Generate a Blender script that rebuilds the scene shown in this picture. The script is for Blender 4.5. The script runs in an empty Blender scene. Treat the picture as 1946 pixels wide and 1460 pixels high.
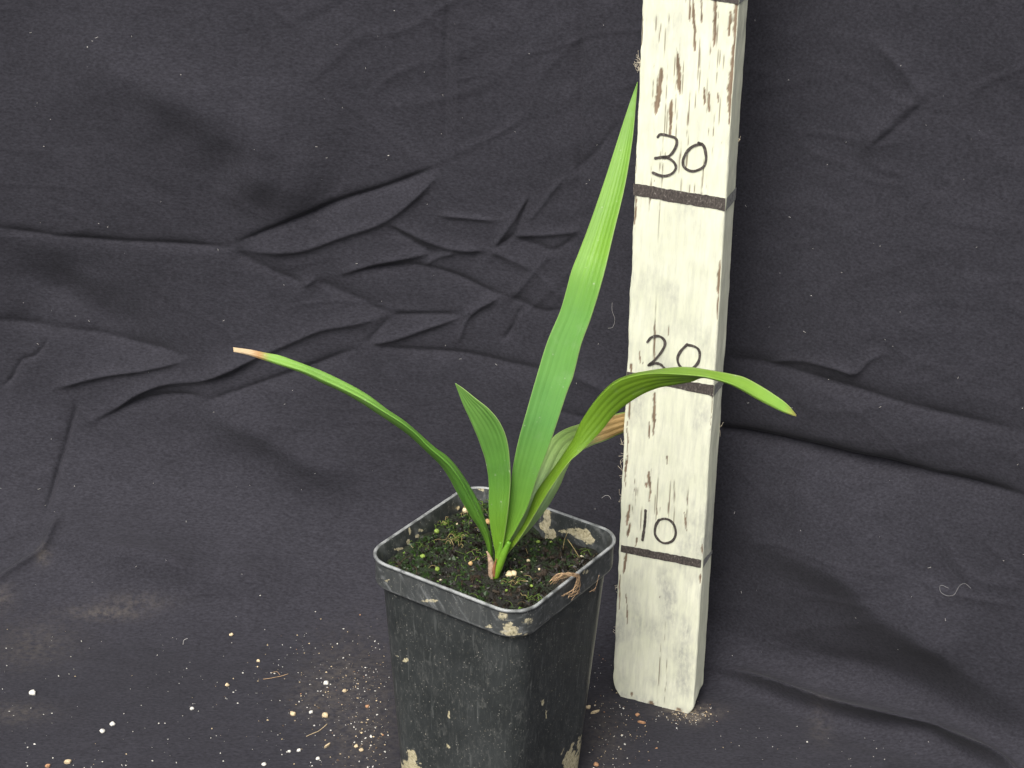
import bpy, math, random
import numpy as np
from mathutils import Matrix, Vector

random.seed(7)
RNG = np.random.default_rng(11)
scene = bpy.context.scene
COL = scene.collection

# ------------------------------------------------------------------ camera
FPX = 3600.213                       # focal length in pixels of the 1946x1460 photograph
PITCH, ROLL, CAM_H = 0.450, 0.025, 0.62272
FW = np.array([0, math.cos(PITCH), -math.sin(PITCH)])
_r = np.array([1.0, 0, 0]); _u = np.cross(_r, FW)
RT = _r * math.cos(ROLL) + _u * math.sin(ROLL)
UP = -_r * math.sin(ROLL) + _u * math.cos(ROLL)
CAM = np.array([0, 0, CAM_H])
cam_data = bpy.data.cameras.new('camera')
cam = bpy.data.objects.new('camera', cam_data)
COL.objects.link(cam)
cam_data.sensor_width = 36.0
cam_data.lens = FPX / 1946 * 36.0
cam_data.clip_start = 0.02
cam_data.clip_end = 100
cam.matrix_world = Matrix(((RT[0], UP[0], -FW[0], 0), (RT[1], UP[1], -FW[1], 0), (RT[2], UP[2], -FW[2], CAM_H), (0, 0, 0, 1)))
scene.camera = cam
scene.render.resolution_x, scene.render.resolution_y = 1024, 768

# ------------------------------------------------------------------ world, sun, exposure
SUN_AZ, SUN_EL = math.radians(-155), math.radians(55)      # azimuth of the light, clockwise from +Y
world = bpy.data.worlds.new('World'); scene.world = world
world.use_nodes = True
wn, wl = world.node_tree.nodes, world.node_tree.links
bg = wn['Background']
sky = wn.new('ShaderNodeTexSky'); sky.sky_type = 'NISHITA'; sky.sun_disc = False
sky.sun_elevation = SUN_EL; sky.sun_rotation = SUN_AZ
sky.air_density = 1.0; sky.dust_density = 6.0; sky.ozone_density = 1.0
hs = wn.new('ShaderNodeHueSaturation'); hs.inputs['Saturation'].default_value = 0.25   # cloud cover greys the sky
wl.new(sky.outputs[0], hs.inputs['Color']); wl.new(hs.outputs[0], bg.inputs[0])
bg.inputs[1].default_value = 0.085
sd = bpy.data.lights.new('sun', 'SUN'); sd.energy = 1.5; sd.angle = math.radians(36); sd.color = (1.0, 0.97, 0.9)
sun = bpy.data.objects.new('sun', sd); COL.objects.link(sun)
sdir = Vector((math.sin(SUN_AZ) * math.cos(SUN_EL), math.cos(SUN_AZ) * math.cos(SUN_EL), math.sin(SUN_EL)))
sun.rotation_euler = sdir.to_track_quat('Z', 'Y').to_euler()
sun.location = sdir * 3
scene.view_settings.view_transform = 'Standard'
scene.view_settings.look = 'None'
scene.view_settings.exposure = 1.10
scene.view_settings.gamma = 1.0

# ------------------------------------------------------------------ helpers
def ray(px, py):
    return FW + RT * ((px - 973) / FPX) - UP * ((py - 730) / FPX)
def on_y(px, py, Y):
    d = ray(px, py); return CAM + d * (Y / d[1])
def on_z(px, py, Z):
    d = ray(px, py); return CAM + d * ((Z - CAM_H) / d[2])
def on_plane(px, py, p0, n):
    d = ray(px, py); return CAM + d * (np.dot(p0 - CAM, n) / np.dot(d, n))
MPP = 0.97 / FPX                     # metres per pixel about where the plant stands

_TAB = np.random.default_rng(5).random((256, 256)).astype(np.float32)
def vnoise(x, y, seed=0):
    x = np.asarray(x, dtype=np.float64) + seed * 17.31; y = np.asarray(y, dtype=np.float64) + seed * 9.77
    ix = np.floor(x).astype(int); iy = np.floor(y).astype(int)
    fx = x - ix; fy = y - iy
    fx = fx * fx * (3 - 2 * fx); fy = fy * fy * (3 - 2 * fy)
    a = _TAB[ix & 255, iy & 255]; b = _TAB[(ix + 1) & 255, iy & 255]
    c = _TAB[ix & 255, (iy + 1) & 255]; d = _TAB[(ix + 1) & 255, (iy + 1) & 255]
    return (a * (1 - fx) + b * fx) * (1 - fy) + (c * (1 - fx) + d * fx) * fy
def fbm(x, y, oct=4, seed=0):
    s = 0; a = 1; t = 0
    for k in range(oct):
        s = s + a * vnoise(x * 2 ** k, y * 2 ** k, seed + k); t += a; a *= 0.5
    return s / t * 2 - 1
def sstep(a, b, x):
    t = np.clip((x - a) / (b - a), 0, 1); return t * t * (3 - 2 * t)

def mesh_obj(name, verts, faces, mat=None, parent=None, smooth=True, attrs=None, mats=None, midx=None):
    me = bpy.data.meshes.new(name)
    verts = np.asarray(verts, dtype=np.float32)
    if isinstance(faces, np.ndarray):
        k = faces.shape[1]
        me.vertices.add(len(verts)); me.vertices.foreach_set('co', verts.ravel())
        me.loops.add(faces.size); me.loops.foreach_set('vertex_index', faces.astype(np.int32).ravel())
        me.polygons.add(len(faces))
        me.polygons.foreach_set('loop_start', np.arange(0, faces.size, k, dtype=np.int32))
        me.update(calc_edges=True); me.validate()
    else:
        me.from_pydata([tuple(map(float, v)) for v in verts], [], faces); me.update()
    me.polygons.foreach_set('use_smooth', np.full(len(me.polygons), smooth, dtype=bool))
    for m in (mats or ([mat] if mat else [])): me.materials.append(m)
    if midx is not None: me.polygons.foreach_set('material_index', np.asarray(midx, dtype=np.int32))
    for k, v in (attrs or {}).items():
        at = me.attributes.new(k, 'FLOAT', 'POINT'); at.data.foreach_set('value', np.asarray(v, dtype=np.float32).ravel())
    o = bpy.data.objects.new(name, me); COL.objects.link(o)
    if parent: 
        o.parent = parent; o.matrix_parent_inverse = parent_world(parent).inverted()
    return o
def parent_world(p):
    return p.matrix_basis if p.parent is None else parent_world(p.parent) @ p.matrix_parent_inverse @ p.matrix_basis
def tag(o, label=None, cat=None, group=None, kind=None):
    if label: o['label'] = label
    if cat: o['category'] = cat
    if group: o['group'] = group
    if kind: o['kind'] = kind
    return o
def empty(name, loc):
    o = bpy.data.objects.new(name, None); COL.objects.link(o); o.location = loc; o.empty_display_size = 0.02
    return o
def grid_faces(nr, nc, wrap=False):
    i = np.arange(nr - 1)[:, None]; j = np.arange(nc if wrap else nc - 1)[None, :]
    j2 = (j + 1) % nc
    return np.stack([i * nc + j, i * nc + j2, (i + 1) * nc + j2, (i + 1) * nc + j], -1).reshape(-1, 4)
def smooth_line(pts, n):
    """Catmull-Rom through the points, n samples evenly spaced along it."""
    P = np.asarray(pts, dtype=float)
    P = np.vstack([2 * P[0] - P[1], P, 2 * P[-1] - P[-2]])
    out = []
    for k in range(1, len(P) - 2):
        t = np.linspace(0, 1, 24, endpoint=False)[:, None]
        a, b, c, d = P[k - 1], P[k], P[k + 1], P[k + 2]
        out.append(0.5 * (2 * b + (c - a) * t + (2 * a - 5 * b + 4 * c - d) * t ** 2 + (3 * b - a - 3 * c + d) * t ** 3))
    Q = np.vstack(out + [P[-2][None]])
    s = np.r_[0, np.cumsum(np.linalg.norm(np.diff(Q, axis=0), axis=1))]; s /= s[-1]
    tt = np.linspace(0, 1, n)
    return np.stack([np.interp(tt, s, Q[:, k]) for k in range(Q.shape[1])], -1)
def tube(pts, rad, seg=6):
    P = np.asarray(pts, dtype=float); n = len(P); rad = np.broadcast_to(rad, n)
    T = np.gradient(P, axis=0); T /= np.linalg.norm(T, axis=1)[:, None] + 1e-12
    ref = np.array([0.31, 0.52, 0.79])
    A = np.cross(T, ref); A /= np.linalg.norm(A, axis=1)[:, None] + 1e-12
    B = np.cross(T, A)
    th = np.linspace(0, 2 * np.pi, seg, endpoint=False)
    V = P[:, None] + rad[:, None, None] * (A[:, None] * np.cos(th)[None, :, None] + B[:, None] * np.sin(th)[None, :, None])
    V = V.reshape(-1, 3); F = [list(map(int, f)) for f in grid_faces(n, seg, True)]
    F.append(list(range(seg))[::-1]); F.append([(n - 1) * seg + k for k in range(seg)])
    return V, F
def join(parts):
    V = []; F = []; M = []; o = 0
    for p in parts:
        v, f = p[0], p[1]; m = p[2] if len(p) > 2 else 0
        V.append(np.asarray(v)); F += [[int(i) + o for i in ff] for ff in f]; M += [m] * len(f); o += len(v)
    return np.vstack(V), F, M

# ---- materials
def new_mat(name):
    m = bpy.data.materials.new(name); m.use_nodes = True
    nt = m.node_tree; return m, nt, nt.nodes['Principled BSDF']
def N(nt, typ, **kw):
    n = nt.nodes.new(typ)
    for k, v in kw.items():
        if k.startswith('_'): setattr(n, k[1:], v)
        else: n.inputs[k].default_value = v
    return n
def ramp(nt, fac, stops):
    r = nt.nodes.new('ShaderNodeValToRGB'); e = r.color_ramp.elements
    while len(e) < len(stops): e.new(0.5)
    for k, (p, c) in enumerate(stops):
        e[k].position = p; e[k].color = (c if len(c) == 4 else (*c, 1)) if not isinstance(c, (int, float)) else (c, c, c, 1)
    nt.links.new(fac, r.inputs[0]); return r.outputs[0]
def mix(nt, fac, a, b, blend='MIX'):
    m = nt.nodes.new('ShaderNodeMix'); m.data_type = 'RGBA'; m.blend_type = blend
    for s, v in ((0, fac), (6, a), (7, b)):
        if hasattr(v, 'links'): nt.links.new(v, m.inputs[s])
        elif isinstance(v, (int, float)): m.inputs[s].default_value = v if s == 0 else (v, v, v, 1)
        else: m.inputs[s].default_value = (*v, 1)
    return m.outputs[2]
def math_(nt, op, a, b=None):
    m = nt.nodes.new('ShaderNodeMath'); m.operation = op
    for s, v in ((0, a), (1, b)):
        if v is None: continue
        if hasattr(v, 'links'): nt.links.new(v, m.inputs[s])
        else: m.inputs[s].default_value = v
    return m.outputs[0]
def attr(nt, name):
    a = nt.nodes.new('ShaderNodeAttribute'); a.attribute_name = name; return a.outputs['Fac']
def coords(nt, scale=(1, 1, 1), kind='Object'):
    tc = nt.nodes.new('ShaderNodeTexCoord'); mp = nt.nodes.new('ShaderNodeMapping')
    mp.inputs['Scale'].default_value = scale
    nt.links.new(tc.outputs[kind], mp.inputs[0]); return mp.outputs[0]
def noise(nt, vec, scale, detail=4, rough=0.55, dist=0.0):
    n = N(nt, 'ShaderNodeTexNoise', Scale=scale, Detail=detail, Roughness=rough, Distortion=dist)
    nt.links.new(vec, n.inputs['Vector']); return n.outputs['Fac']
def bump(nt, p, h, strength, dist):
    b = N(nt, 'ShaderNodeBump', Strength=strength, Distance=dist)
    nt.links.new(h, b.inputs['Height']); nt.links.new(b.outputs[0], p.inputs['Normal'])

def plain(name, col, rough=0.7, var=0.25, scale=900, spec=0.3):
    m, nt, p = new_mat(name)
    f = noise(nt, coords(nt), scale, 3)
    c = tuple(x * (1 - var) for x in col); d = tuple(min(1, x * (1 + var)) for x in col)
    nt.links.new(ramp(nt, f, [(0.3, c), (0.7, d)]), p.inputs['Base Color'])
    p.inputs['Roughness'].default_value = rough; p.inputs['Specular IOR Level'].default_value = spec
    return m

# cloth
M_cloth, nt, p = new_mat('black_cotton_cloth')
v1 = coords(nt, (0.45, 1, 1))
n1 = noise(nt, v1, 900, 2, 0.7)
n2 = noise(nt, v1, 120, 4, 0.6)
n3 = noise(nt, coords(nt), 14, 4, 0.6)
base = ramp(nt, n1, [(0.25, (0.0158, 0.0152, 0.0195)), (0.75, (0.0355, 0.0345, 0.0430))])
base = mix(nt, 0.5, base, ramp(nt, n2, [(0.3, (0.85, 0.85, 0.85)), (0.7, (1.15, 1.15, 1.15))]), 'MULTIPLY')
base = mix(nt, 0.35, base, ramp(nt, n3, [(0.3, (0.8, 0.8, 0.8)), (0.7, (1.2, 1.2, 1.2))]), 'MULTIPLY')
dust = math_(nt, 'MULTIPLY', attr(nt, 'dust'), ramp(nt, noise(nt, coords(nt), 260, 5, 0.7), [(0.38, 0.0), (0.7, 1.0)]))
base = mix(nt, dust, base, (0.30, 0.25, 0.19))
nt.links.new(base, p.inputs['Base Color'])
p.inputs['Roughness'].default_value = 0.9; p.inputs['Specular IOR Level'].default_value = 0.15
p.inputs['Sheen Weight'].default_value = 0.04; p.inputs['Sheen Roughness'].default_value = 0.5
bump(nt, p, mix(nt, 0.6, n1, n2), 0.22, 0.0008)

# ------------------------------------------------------------------ backdrop cloth: floor, curve and wall in one sheet
TH = math.radians(84)
_xs = np.array([-3, -0.5, -0.28, -0.12, 0.0, 0.06, 0.11, 0.17, 0.22, 0.27, 0.34, 0.6, 3])
_yw = np.array([1.08, 1.05, 1.03, 1.01, 0.985, 0.96, 0.93, 0.885, 0.86, 0.835, 0.81, 0.74, 0.5])
_fx = np.linspace(-2, 2, 2001); _fy = np.interp(_fx, _xs, _yw)
_k = np.exp(-np.linspace(-2, 2, 61) ** 2); _k /= _k.sum(); _fy = np.convolve(np.pad(_fy, 30, 'edge'), _k, 'valid')
def prof(x):
    r = np.interp(x, [-0.4, -0.2, 0.0, 0.08, 0.15, 0.4], [0.13, 0.12, 0.09, 0.05, 0.028, 0.025])
    return np.interp(x, _fx, _fy) - r * math.tan(TH / 2), r
def surf(x, v):
    yA, r = prof(x); va = r * TH
    ph = np.clip(v / r, 0, TH)
    y = yA + np.minimum(v, 0) + r * np.sin(ph) + np.maximum(v - va, 0) * math.cos(TH)
    z = r * (1 - np.cos(ph)) + np.maximum(v - va, 0) * math.sin(TH)
    return y, z, -np.sin(ph), np.cos(ph)
def pix_uv(px, py):
    d = ray(px, py); t = np.linspace(0.6, 1.6, 4000)
    P = CAM + d * t[:, None]; x, y, z = P.T
    yA, r = prof(x); a = np.arctan2(y - yA, r - z)
    ey = yA + r * math.sin(TH); ez = r * (1 - math.cos(TH))
    along = (y - ey) * math.cos(TH) + (z - ez) * math.sin(TH)
    dl = -(y - ey) * math.sin(TH) + (z - ez) * math.cos(TH)
    dist = np.where(y < yA, z, np.where((a < TH) & (along < 0), r - np.hypot(y - yA, z - r), dl))
    v = np.where(y < yA, y - yA, np.where((a < TH) & (along < 0), a * r, r * TH + along))
    k = int(np.argmax(dist < 0)); return x[k], v[k]

# creases: kind, height in mm, width above / below in px, points in photograph pixels
# V = valley line (dark above, light below), R = ridge line (light above, dark below)
FOLDS = [
 ('V', 2.6, 10, 40, [(430, 470), (548, 422), (647, 383), (737, 354), (846, 310)]),
 ('R', 2.4, 40, 13, [(440, 477), (560, 479), (647, 451), (729, 422), (795, 370), (850, 311)]),
 ('R', 1.5, 22, 10, [(725, 420), (778, 444), (827, 465), (873, 476), (940, 476)]),
 ('V', 1.3, 10, 26, [(735, 426), (782, 457), (823, 481), (840, 486)]),
 ('R', 1.6, 26, 9, [(630, 526), (712, 504), (770, 492), (828, 480)]),
 ('V', 1.5, 10, 26, [(655, 520), (749, 506), (807, 508), (873, 527), (934, 555), (980, 568)]),
 ('R', 1.0, 10, 9, [(806, 508), (832, 490), (868, 482)]),
 ('R', 1.1, 8, 8, [(826, 408), (893, 414), (952, 420)]),
 ('R', 1.4, 16, 9, [(934, 476), (975, 420), (1006, 368)]),
 ('V', 1.5, 9, 16, [(940, 474), (977, 446), (990, 415), (1008, 370)]),
 ('R', 1.0, 9, 9, [(1000, 426), (1029, 391), (1053, 358), (1078, 328)]),
 ('R', 1.6, 18, 8, [(968, 448), (1037, 446), (1108, 439)]),
 ('V', 1.3, 10, 20, [(972, 450), (1020, 464), (1056, 474), (1105, 442)]),
 ('R', 1.2, 18, 12, [(928, 474), (975, 496), (1020, 516)]),
 ('R', 1.1, 12, 16, [(970, 570), (1016, 514), (1056, 470)]),
 ('V', 1.4, 14, 20, [(965, 562), (1033, 590), (1080, 584)]),
 ('R', 0.7, 12, 12, [(1012, 510), (1040, 538), (1070, 572)]),
 ('V', 1.6, 22, 30, [(440, 474), (503, 510), (583, 545)]),
 ('R', 1.0, 10, 10, [(576, 546), (600, 531)]),
 ('V', 1.5, 24, 30, [(590, 532), (667, 564), (748, 602)]),
 ('V', 1.3, 10, 22, [(736, 600), (811, 598), (886, 600)]),
 ('R', 2.0, 30, 14, [(370, 730), (440, 696), (523, 662), (605, 629), (671, 617), (748, 601)]),
 ('V', 1.4, 14, 18, [(690, 660), (716, 632), (746, 600)]),
 ('R', 1.7, 22, 10, [(690, 658), (749, 646), (811, 625), (886, 600)]),
 ('V', 1.8, 16, 36, [(360, 775), (420, 752), (503, 724), (605, 691), (700, 655)]),
 ('V', 1.5, 14, 34, [(690, 655), (770, 666), (873, 672), (955, 687), (1030, 702), (1110, 722)]),
 ('R', 1.2, 14, 10, [(875, 606), (914, 580), (950, 564)]),
 ('R', 1.2, 10, 10, [(868, 660), (885, 612), (910, 587), (950, 566)]),
 ('V', 1.3, 10, 12, [(955, 652), (975, 621), (994, 580)]),
 ('V', 1.6, 12, 22, [(-40, 428), (80, 447), (200, 458), (330, 464), (460, 472)]),
 ('V', 2.4, 30, 26, [(-40, 606), (60, 622), (162, 640), (250, 660), (380, 680)]),
 ('V', 3.4, 70, 60, [(-60, 450), (60, 530), (160, 590), (270, 650), (370, 690)]),
 ('R', 2.0, 22, 12, [(90, 742), (180, 719), (270, 706), (370, 681)]),
 ('V', 1.0, 8, 8, [(0, 740), (22, 719), (42, 685), (68, 677), (95, 640)]),
 ('R', 2.0, 26, 12, [(150, 812), (216, 780), (259, 751), (313, 730), (378, 722), (432, 704), (510, 668)]),
 ('V', 1.7, 14, 34, [(170, 806), (252, 768), (330, 751), (410, 757)]),
 ('V', 2.2, 12, 12, [(88, 1000), (97, 946), (112, 888), (133, 816), (150, 750)]),
 ('R', 3.2, 60, 46, [(330, 735), (432, 790), (504, 822), (576, 870), (648, 915), (740, 985)]),
 ('R', 3.2, 18, 16, [(-30, 1120), (47, 1072), (86, 1048), (109, 1005), (128, 975)]),
 ('R', 3.6, 70, 46, [(-60, 950), (117, 1015), (195, 1050), (293, 1078), (390, 1108), (547, 1132), (720, 1150)]),
 ('V', 2.4, 26, 40, [(1340, 668), (1400, 680), (1477, 692), (1580, 726), (1624, 738), (1720, 768), (1850, 800), (2000, 830)]),
 ('R', 1.6, 22, 13, [(1440, 692), (1511, 681), (1580, 695), (1621, 706), (1648, 681), (1690, 664)]),
 ('V', 1.2, 30, 60, [(1300, 810), (1374, 825), (1443, 839), (1545, 863), (1648, 890), (1751, 911), (1854, 931), (2000, 965)]),
 ('V', 5.0, 18, 44, [(1300, 800), (1374, 815), (1443, 829), (1545, 853), (1648, 880), (1751, 901), (1854, 921), (2000, 955)]),
 ('R', 3.3, 70, 40, [(1320, 955), (1365, 972), (1458, 1028), (1570, 1070), (1610, 1092), (1659, 1146), (1770, 1215), (1859, 1286), (2000, 1390)]),
 ('V', 2.4, 40, 60, [(1360, 1190), (1430, 1210), (1540, 1260), (1700, 1300), (1860, 1370), (1990, 1440)]),
 ('R', 11.0, 44, 15, [(1290, 1250), (1343, 1268), (1414, 1290), (1503, 1320), (1614, 1348), (1748, 1370), (1792, 1388), (1881, 1446), (1990, 1530)]),
 ('R', 1.6, 30, 30, [(1640, 60), (1740, 170), (1700, 220), (1620, 300)]),
 ('V', 0.7, 10, 16, [(1650, 285), (1710, 235), (1770, 180)]),
 ('V', 0.6, 10, 14, [(1730, 440), (1770, 380), (1800, 340)]),
 ('R', 2.6, 90, 70, [(60, 20), (150, 80), (300, 170), (420, 230), (560, 290), (680, 330)]),
 ('R', 1.6, 60, 60, [(420, 300), (520, 350), (640, 385)]),
 ('V', 0.9, 14, 30, [(1090, 330), (1140, 280), (1180, 225)]),
 ('V', 1.1, 14, 14, [(852, -20), (848, 100), (846, 300)]),
 ('R', 0.8, 14, 14, [(872, -20), (870, 100), (868, 300)]),
 ('V', 1.1, 14, 14, [(1106, -20), (1104, 200), (1100, 440)]),
 ('V', 0.9, 16, 24, [(1000, 760), (1100, 790), (1200, 800)]),
 ('R', 1.5, 30, 24, [(1060, 700), (1130, 730), (1180, 760)]),
 ('V', 0.5, 10, 14, [(360, 1108), (372, 1096), (388, 1078)]),
 ('R', 0.8, 30, 30, [(1780, 1000), (1840, 1090), (1946, 1110)]),
 ('R', 0.5, 9, 12, [(1740, 1090), (1800, 1120), (1946, 1150)]),
]
_fold_uv = []
for kind, amp, wa, wb, pts in FOLDS:
    q = smooth_line(pts, max(6, 4 * len(pts)))
    wide = max(wa, wb) > 44
    ks, ka = (1.0, 4.4) if wide else (0.52, 1.5)
    _fold_uv.append((kind, amp * ka * 1e-3, wa * ks * 2.9e-4, wb * ks * 2.9e-4, np.array([pix_uv(a, b) for a, b in q])))
POST_XY = (0.085, 0.87); POT_XY = (-0.006, 0.805)
def cloth_h(u, v):
    y, z, _, _ = surf(u, v)
    h = 0.0035 * fbm(u * 9 + 3, v * 9, 3, 1) * sstep(-0.02, 0.10, v) + 0.00035 * fbm(u * 30 + v * 8, v * 60, 3, 7) * (0.35 + 0.65 * sstep(-0.06, 0.08, v))
    h = h + 0.0016 * fbm(u * 4 + v * 7 + 9, v * 13 - u * 9, 3, 21) * sstep(-0.02, 0.10, v)
    a_ = u * 0.85 + v * 0.5; b_ = v * 0.85 - u * 0.5
    for sd_, am_, qa, qb in ((41, 0.0006, a_ * 9, b_ * 34), (45, 0.00045, u * 13, v * 46), (49, 0.0004, (u * .8 - v * .6) * 11, (v * .8 + u * .6) * 40)):
        n_ = fbm(qa + 0.5 * fbm(u * 12, v * 12, 2, sd_ + 2), qb, 2, sd_)
        h = h + am_ * np.maximum(0, 1 - np.abs(n_) * 6) * sstep(0.45, 0.7, vnoise(u * 11, v * 11, sd_ + 7)) * (0.25 + 0.75 * sstep(0.0, 0.1, v))
    h = h + 0.0012 * (fbm(u * 14, v * 14, 3, 31)) * (1 - sstep(-0.02, 0.10, v))
    for kind, amp, wa, wb, Q in _fold_uv:
        w = max(wa, wb) * 5
        lo, hi = Q.min(0) - w, Q.max(0) + w
        sel = np.nonzero((u > lo[0]) & (u < hi[0]) & (v > lo[1]) & (v < hi[1]))
        if len(sel[0]) == 0: continue
        U, Vv = u[sel], v[sel]
        best = np.full(U.shape, 1e9); sg = np.zeros(U.shape); tt = np.zeros(U.shape)
        L = np.r_[0, np.cumsum(np.linalg.norm(np.diff(Q, axis=0), axis=1))]
        for k in range(len(Q) - 1):
            a = Q[k]; d = Q[k + 1] - a; l2 = d @ d + 1e-12
            t = np.clip(((U - a[0]) * d[0] + (Vv - a[1]) * d[1]) / l2, 0, 1)
            dx = U - a[0] - t * d[0]; dy = Vv - a[1] - t * d[1]
            ds = dx * dx + dy * dy; m = ds < best
            best = np.where(m, ds, best)
            cr = d[0] * (Vv - a[1]) - d[1] * (U - a[0])
            sg = np.where(m, np.sign(cr), sg); tt = np.where(m, L[k] + t * math.sqrt(l2), tt)
        dist = np.sqrt(best); tt = tt / L[-1]
        wd = np.where(sg > 0, wa, wb)
        e = np.where(wd > 0.0105, 0.6 * wd, np.minimum(0.18 * wd, 0.0010))
        f = np.exp(-(np.sqrt(dist ** 2 + e ** 2) - e) / wd)
        tp = 0.42 if max(wa, wb) > 0.0127 else 0.2
        f = f * sstep(0, tp, tt) * (1 - sstep(1 - tp, 1, tt))
        wob = 0.75 + 0.5 * vnoise(U * 40, Vv * 40, 3)
        h[sel] += (amp if kind == 'R' else -amp) * f * wob
    for (cx, cy), rr in ((POST_XY, 0.05), (POT_XY, 0.075)):      # pressed flat under the pot and the post
        h = h * np.where(z < 0.02, sstep(rr * 0.8, rr * 1.5, np.hypot(u - cx, y - cy)), 1)
    return h
def cloth_point(px, py, lift=0.0):
    u, v = pix_uv(px, py); h = float(cloth_h(np.array([[u]]), np.array([[v]]))[0, 0])
    y, z, ny, nz = surf(u, v)
    return np.array([u, y + ny * (h + lift), z + nz * (h + lift)])
us = np.r_[np.linspace(-1.3, -0.35, 60, endpoint=False), np.linspace(-0.35, 0.35, 800, endpoint=False), np.linspace(0.35, 1.3, 61)]
vs = np.r_[np.linspace(-1.5, -0.22, 60, endpoint=False), np.linspace(-0.22, 0.48, 800, endpoint=False), np.linspace(0.48, 1.0, 42)]
Ug, Vg = np.meshgrid(us, vs)
Hg = cloth_h(Ug, Vg)
Y, Z, NY, NZ = surf(Ug, Vg)
CV = np.stack([Ug, Y + NY * Hg, Z + NZ * Hg], -1)
dustv = np.zeros_like(Ug)
for (px, py, sx, sy, a) in [(200, 1168, 50, 9, .22), (260, 1150, 50, 10, .12), (60, 1230, 60, 30, .12), (30, 1355, 50, 14, .15), (690, 1290, 70, 60, .08),
                            (690, 1400, 55, 60, .13), (600, 1330, 40, 26, .12), (640, 1270, 50, 30, .08), (1310, 1352, 40, 10, .5), (1320, 1362, 14, 10, .5), (1560, 1385, 16, 20, .10), (1150, 1400, 30, 50, .14),
                            (85, 1060, 10, 12, .2), (0, 1140, 20, 20, .15)]:
    c = on_z(px, py, 0) if py > 1180 else None
    if c is not None:
        dx = (Ug - c[0]) / (sx * MPP); dy = (CV[..., 1] - c[1]) / (sy * MPP * 1.8)
        g = np.exp(-(dx ** 2 + dy ** 2) / 2) * (CV[..., 2] < 0.06)
    else:
        cu, cv = pix_uv(px, py); g = np.exp(-(((Ug - cu) / (sx * MPP)) ** 2 + ((Vg - cv) / (sy * MPP * 1.3)) ** 2) / 2)
    dustv = dustv + a * g
cloth = mesh_obj('backdrop_cloth', CV.reshape(-1, 3), grid_faces(len(vs), len(us)), M_cloth, attrs={'dust': dustv.ravel()})
tag(cloth, 'creased black cotton cloth spread under and hung behind the potted seedling', 'cloth', kind='structure')

# ------------------------------------------------------------------ measuring post
PYAW = -0.379; PK = CAM_H / (CAM_H - 0.005); PW, PD = 0.0475 * PK, 0.0175 * PK
e_ = np.array([math.cos(PYAW), math.sin(PYAW), 0]); lean = np.array([-0.007, 0.039, 1.0]); lean /= np.linalg.norm(lean)
ex = e_ - lean * (e_ @ lean); ex /= np.linalg.norm(ex); ny_ = np.cross(lean, ex)
PO = CAM + PK * (np.array([0.10459, 0.86403, 0.0]) + lean * 0.005 - CAM) - ex * PW            # front left foot
post = empty('measuring_post', tuple(PO))
post.matrix_basis = Matrix(((ex[0], ny_[0], lean[0], PO[0]), (ex[1], ny_[1], lean[1], PO[1]), (ex[2], ny_[2], lean[2], PO[2]), (0, 0, 0, 1)))
tag(post, 'whitewashed wooden measuring lath marked 10, 20 and 30, standing beside the pot', 'measuring post')
def front_xz(px, py):
    q = on_plane(px, py, PO, ny_) - PO; return q @ ex, q @ lean
def side_yz(px, py):
    q = on_plane(px, py, PO + ex * PW, ex) - PO; return q @ ny_, q @ lean
nf, ns, PH = 96, 30, 0.52
ring = [(k / nf * PW, 0.0, 0) for k in range(nf)] + [(PW, k / ns * PD, 1) for k in range(ns)] + [(PW - k / 12 * PW, PD, 2) for k in range(12)] + [(0, PD - k / 10 * PD, 3) for k in range(10)]
ring = np.array(ring)
zs = np.r_[np.linspace(0, 0.04, 41), np.linspace(0.041, 0.45, 410), np.linspace(0.452, PH, 20)]
RX, ZZ = np.meshgrid(ring[:, 0], zs); RY = np.meshgrid(ring[:, 1], zs)[0]; RS = np.meshgrid(ring[:, 2], zs)[0]
# round the long edges a little and let them wander
cx = np.clip(RX, 0.0012, PW - 0.0012); cy = np.clip(RY, 0.0012, PD - 0.0012)
dx, dy = RX - cx, RY - cy; dl = np.hypot(dx, dy) + 1e-9; k = np.where(dl > 0.0012, 0.0012 / dl, 1)
RX2, RY2 = cx + dx * k, cy + dy * k
edge = (1 - sstep(0, 0.004, RX)) ; RX2 += edge * 0.0007 * fbm(ZZ * 90, RY * 200, 4, 3) 
edge2 = sstep(PW - 0.004, PW, RX); RX2 += edge2 * 0.0004 * fbm(ZZ * 70 + 5, RY * 200, 4, 6)
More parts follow.
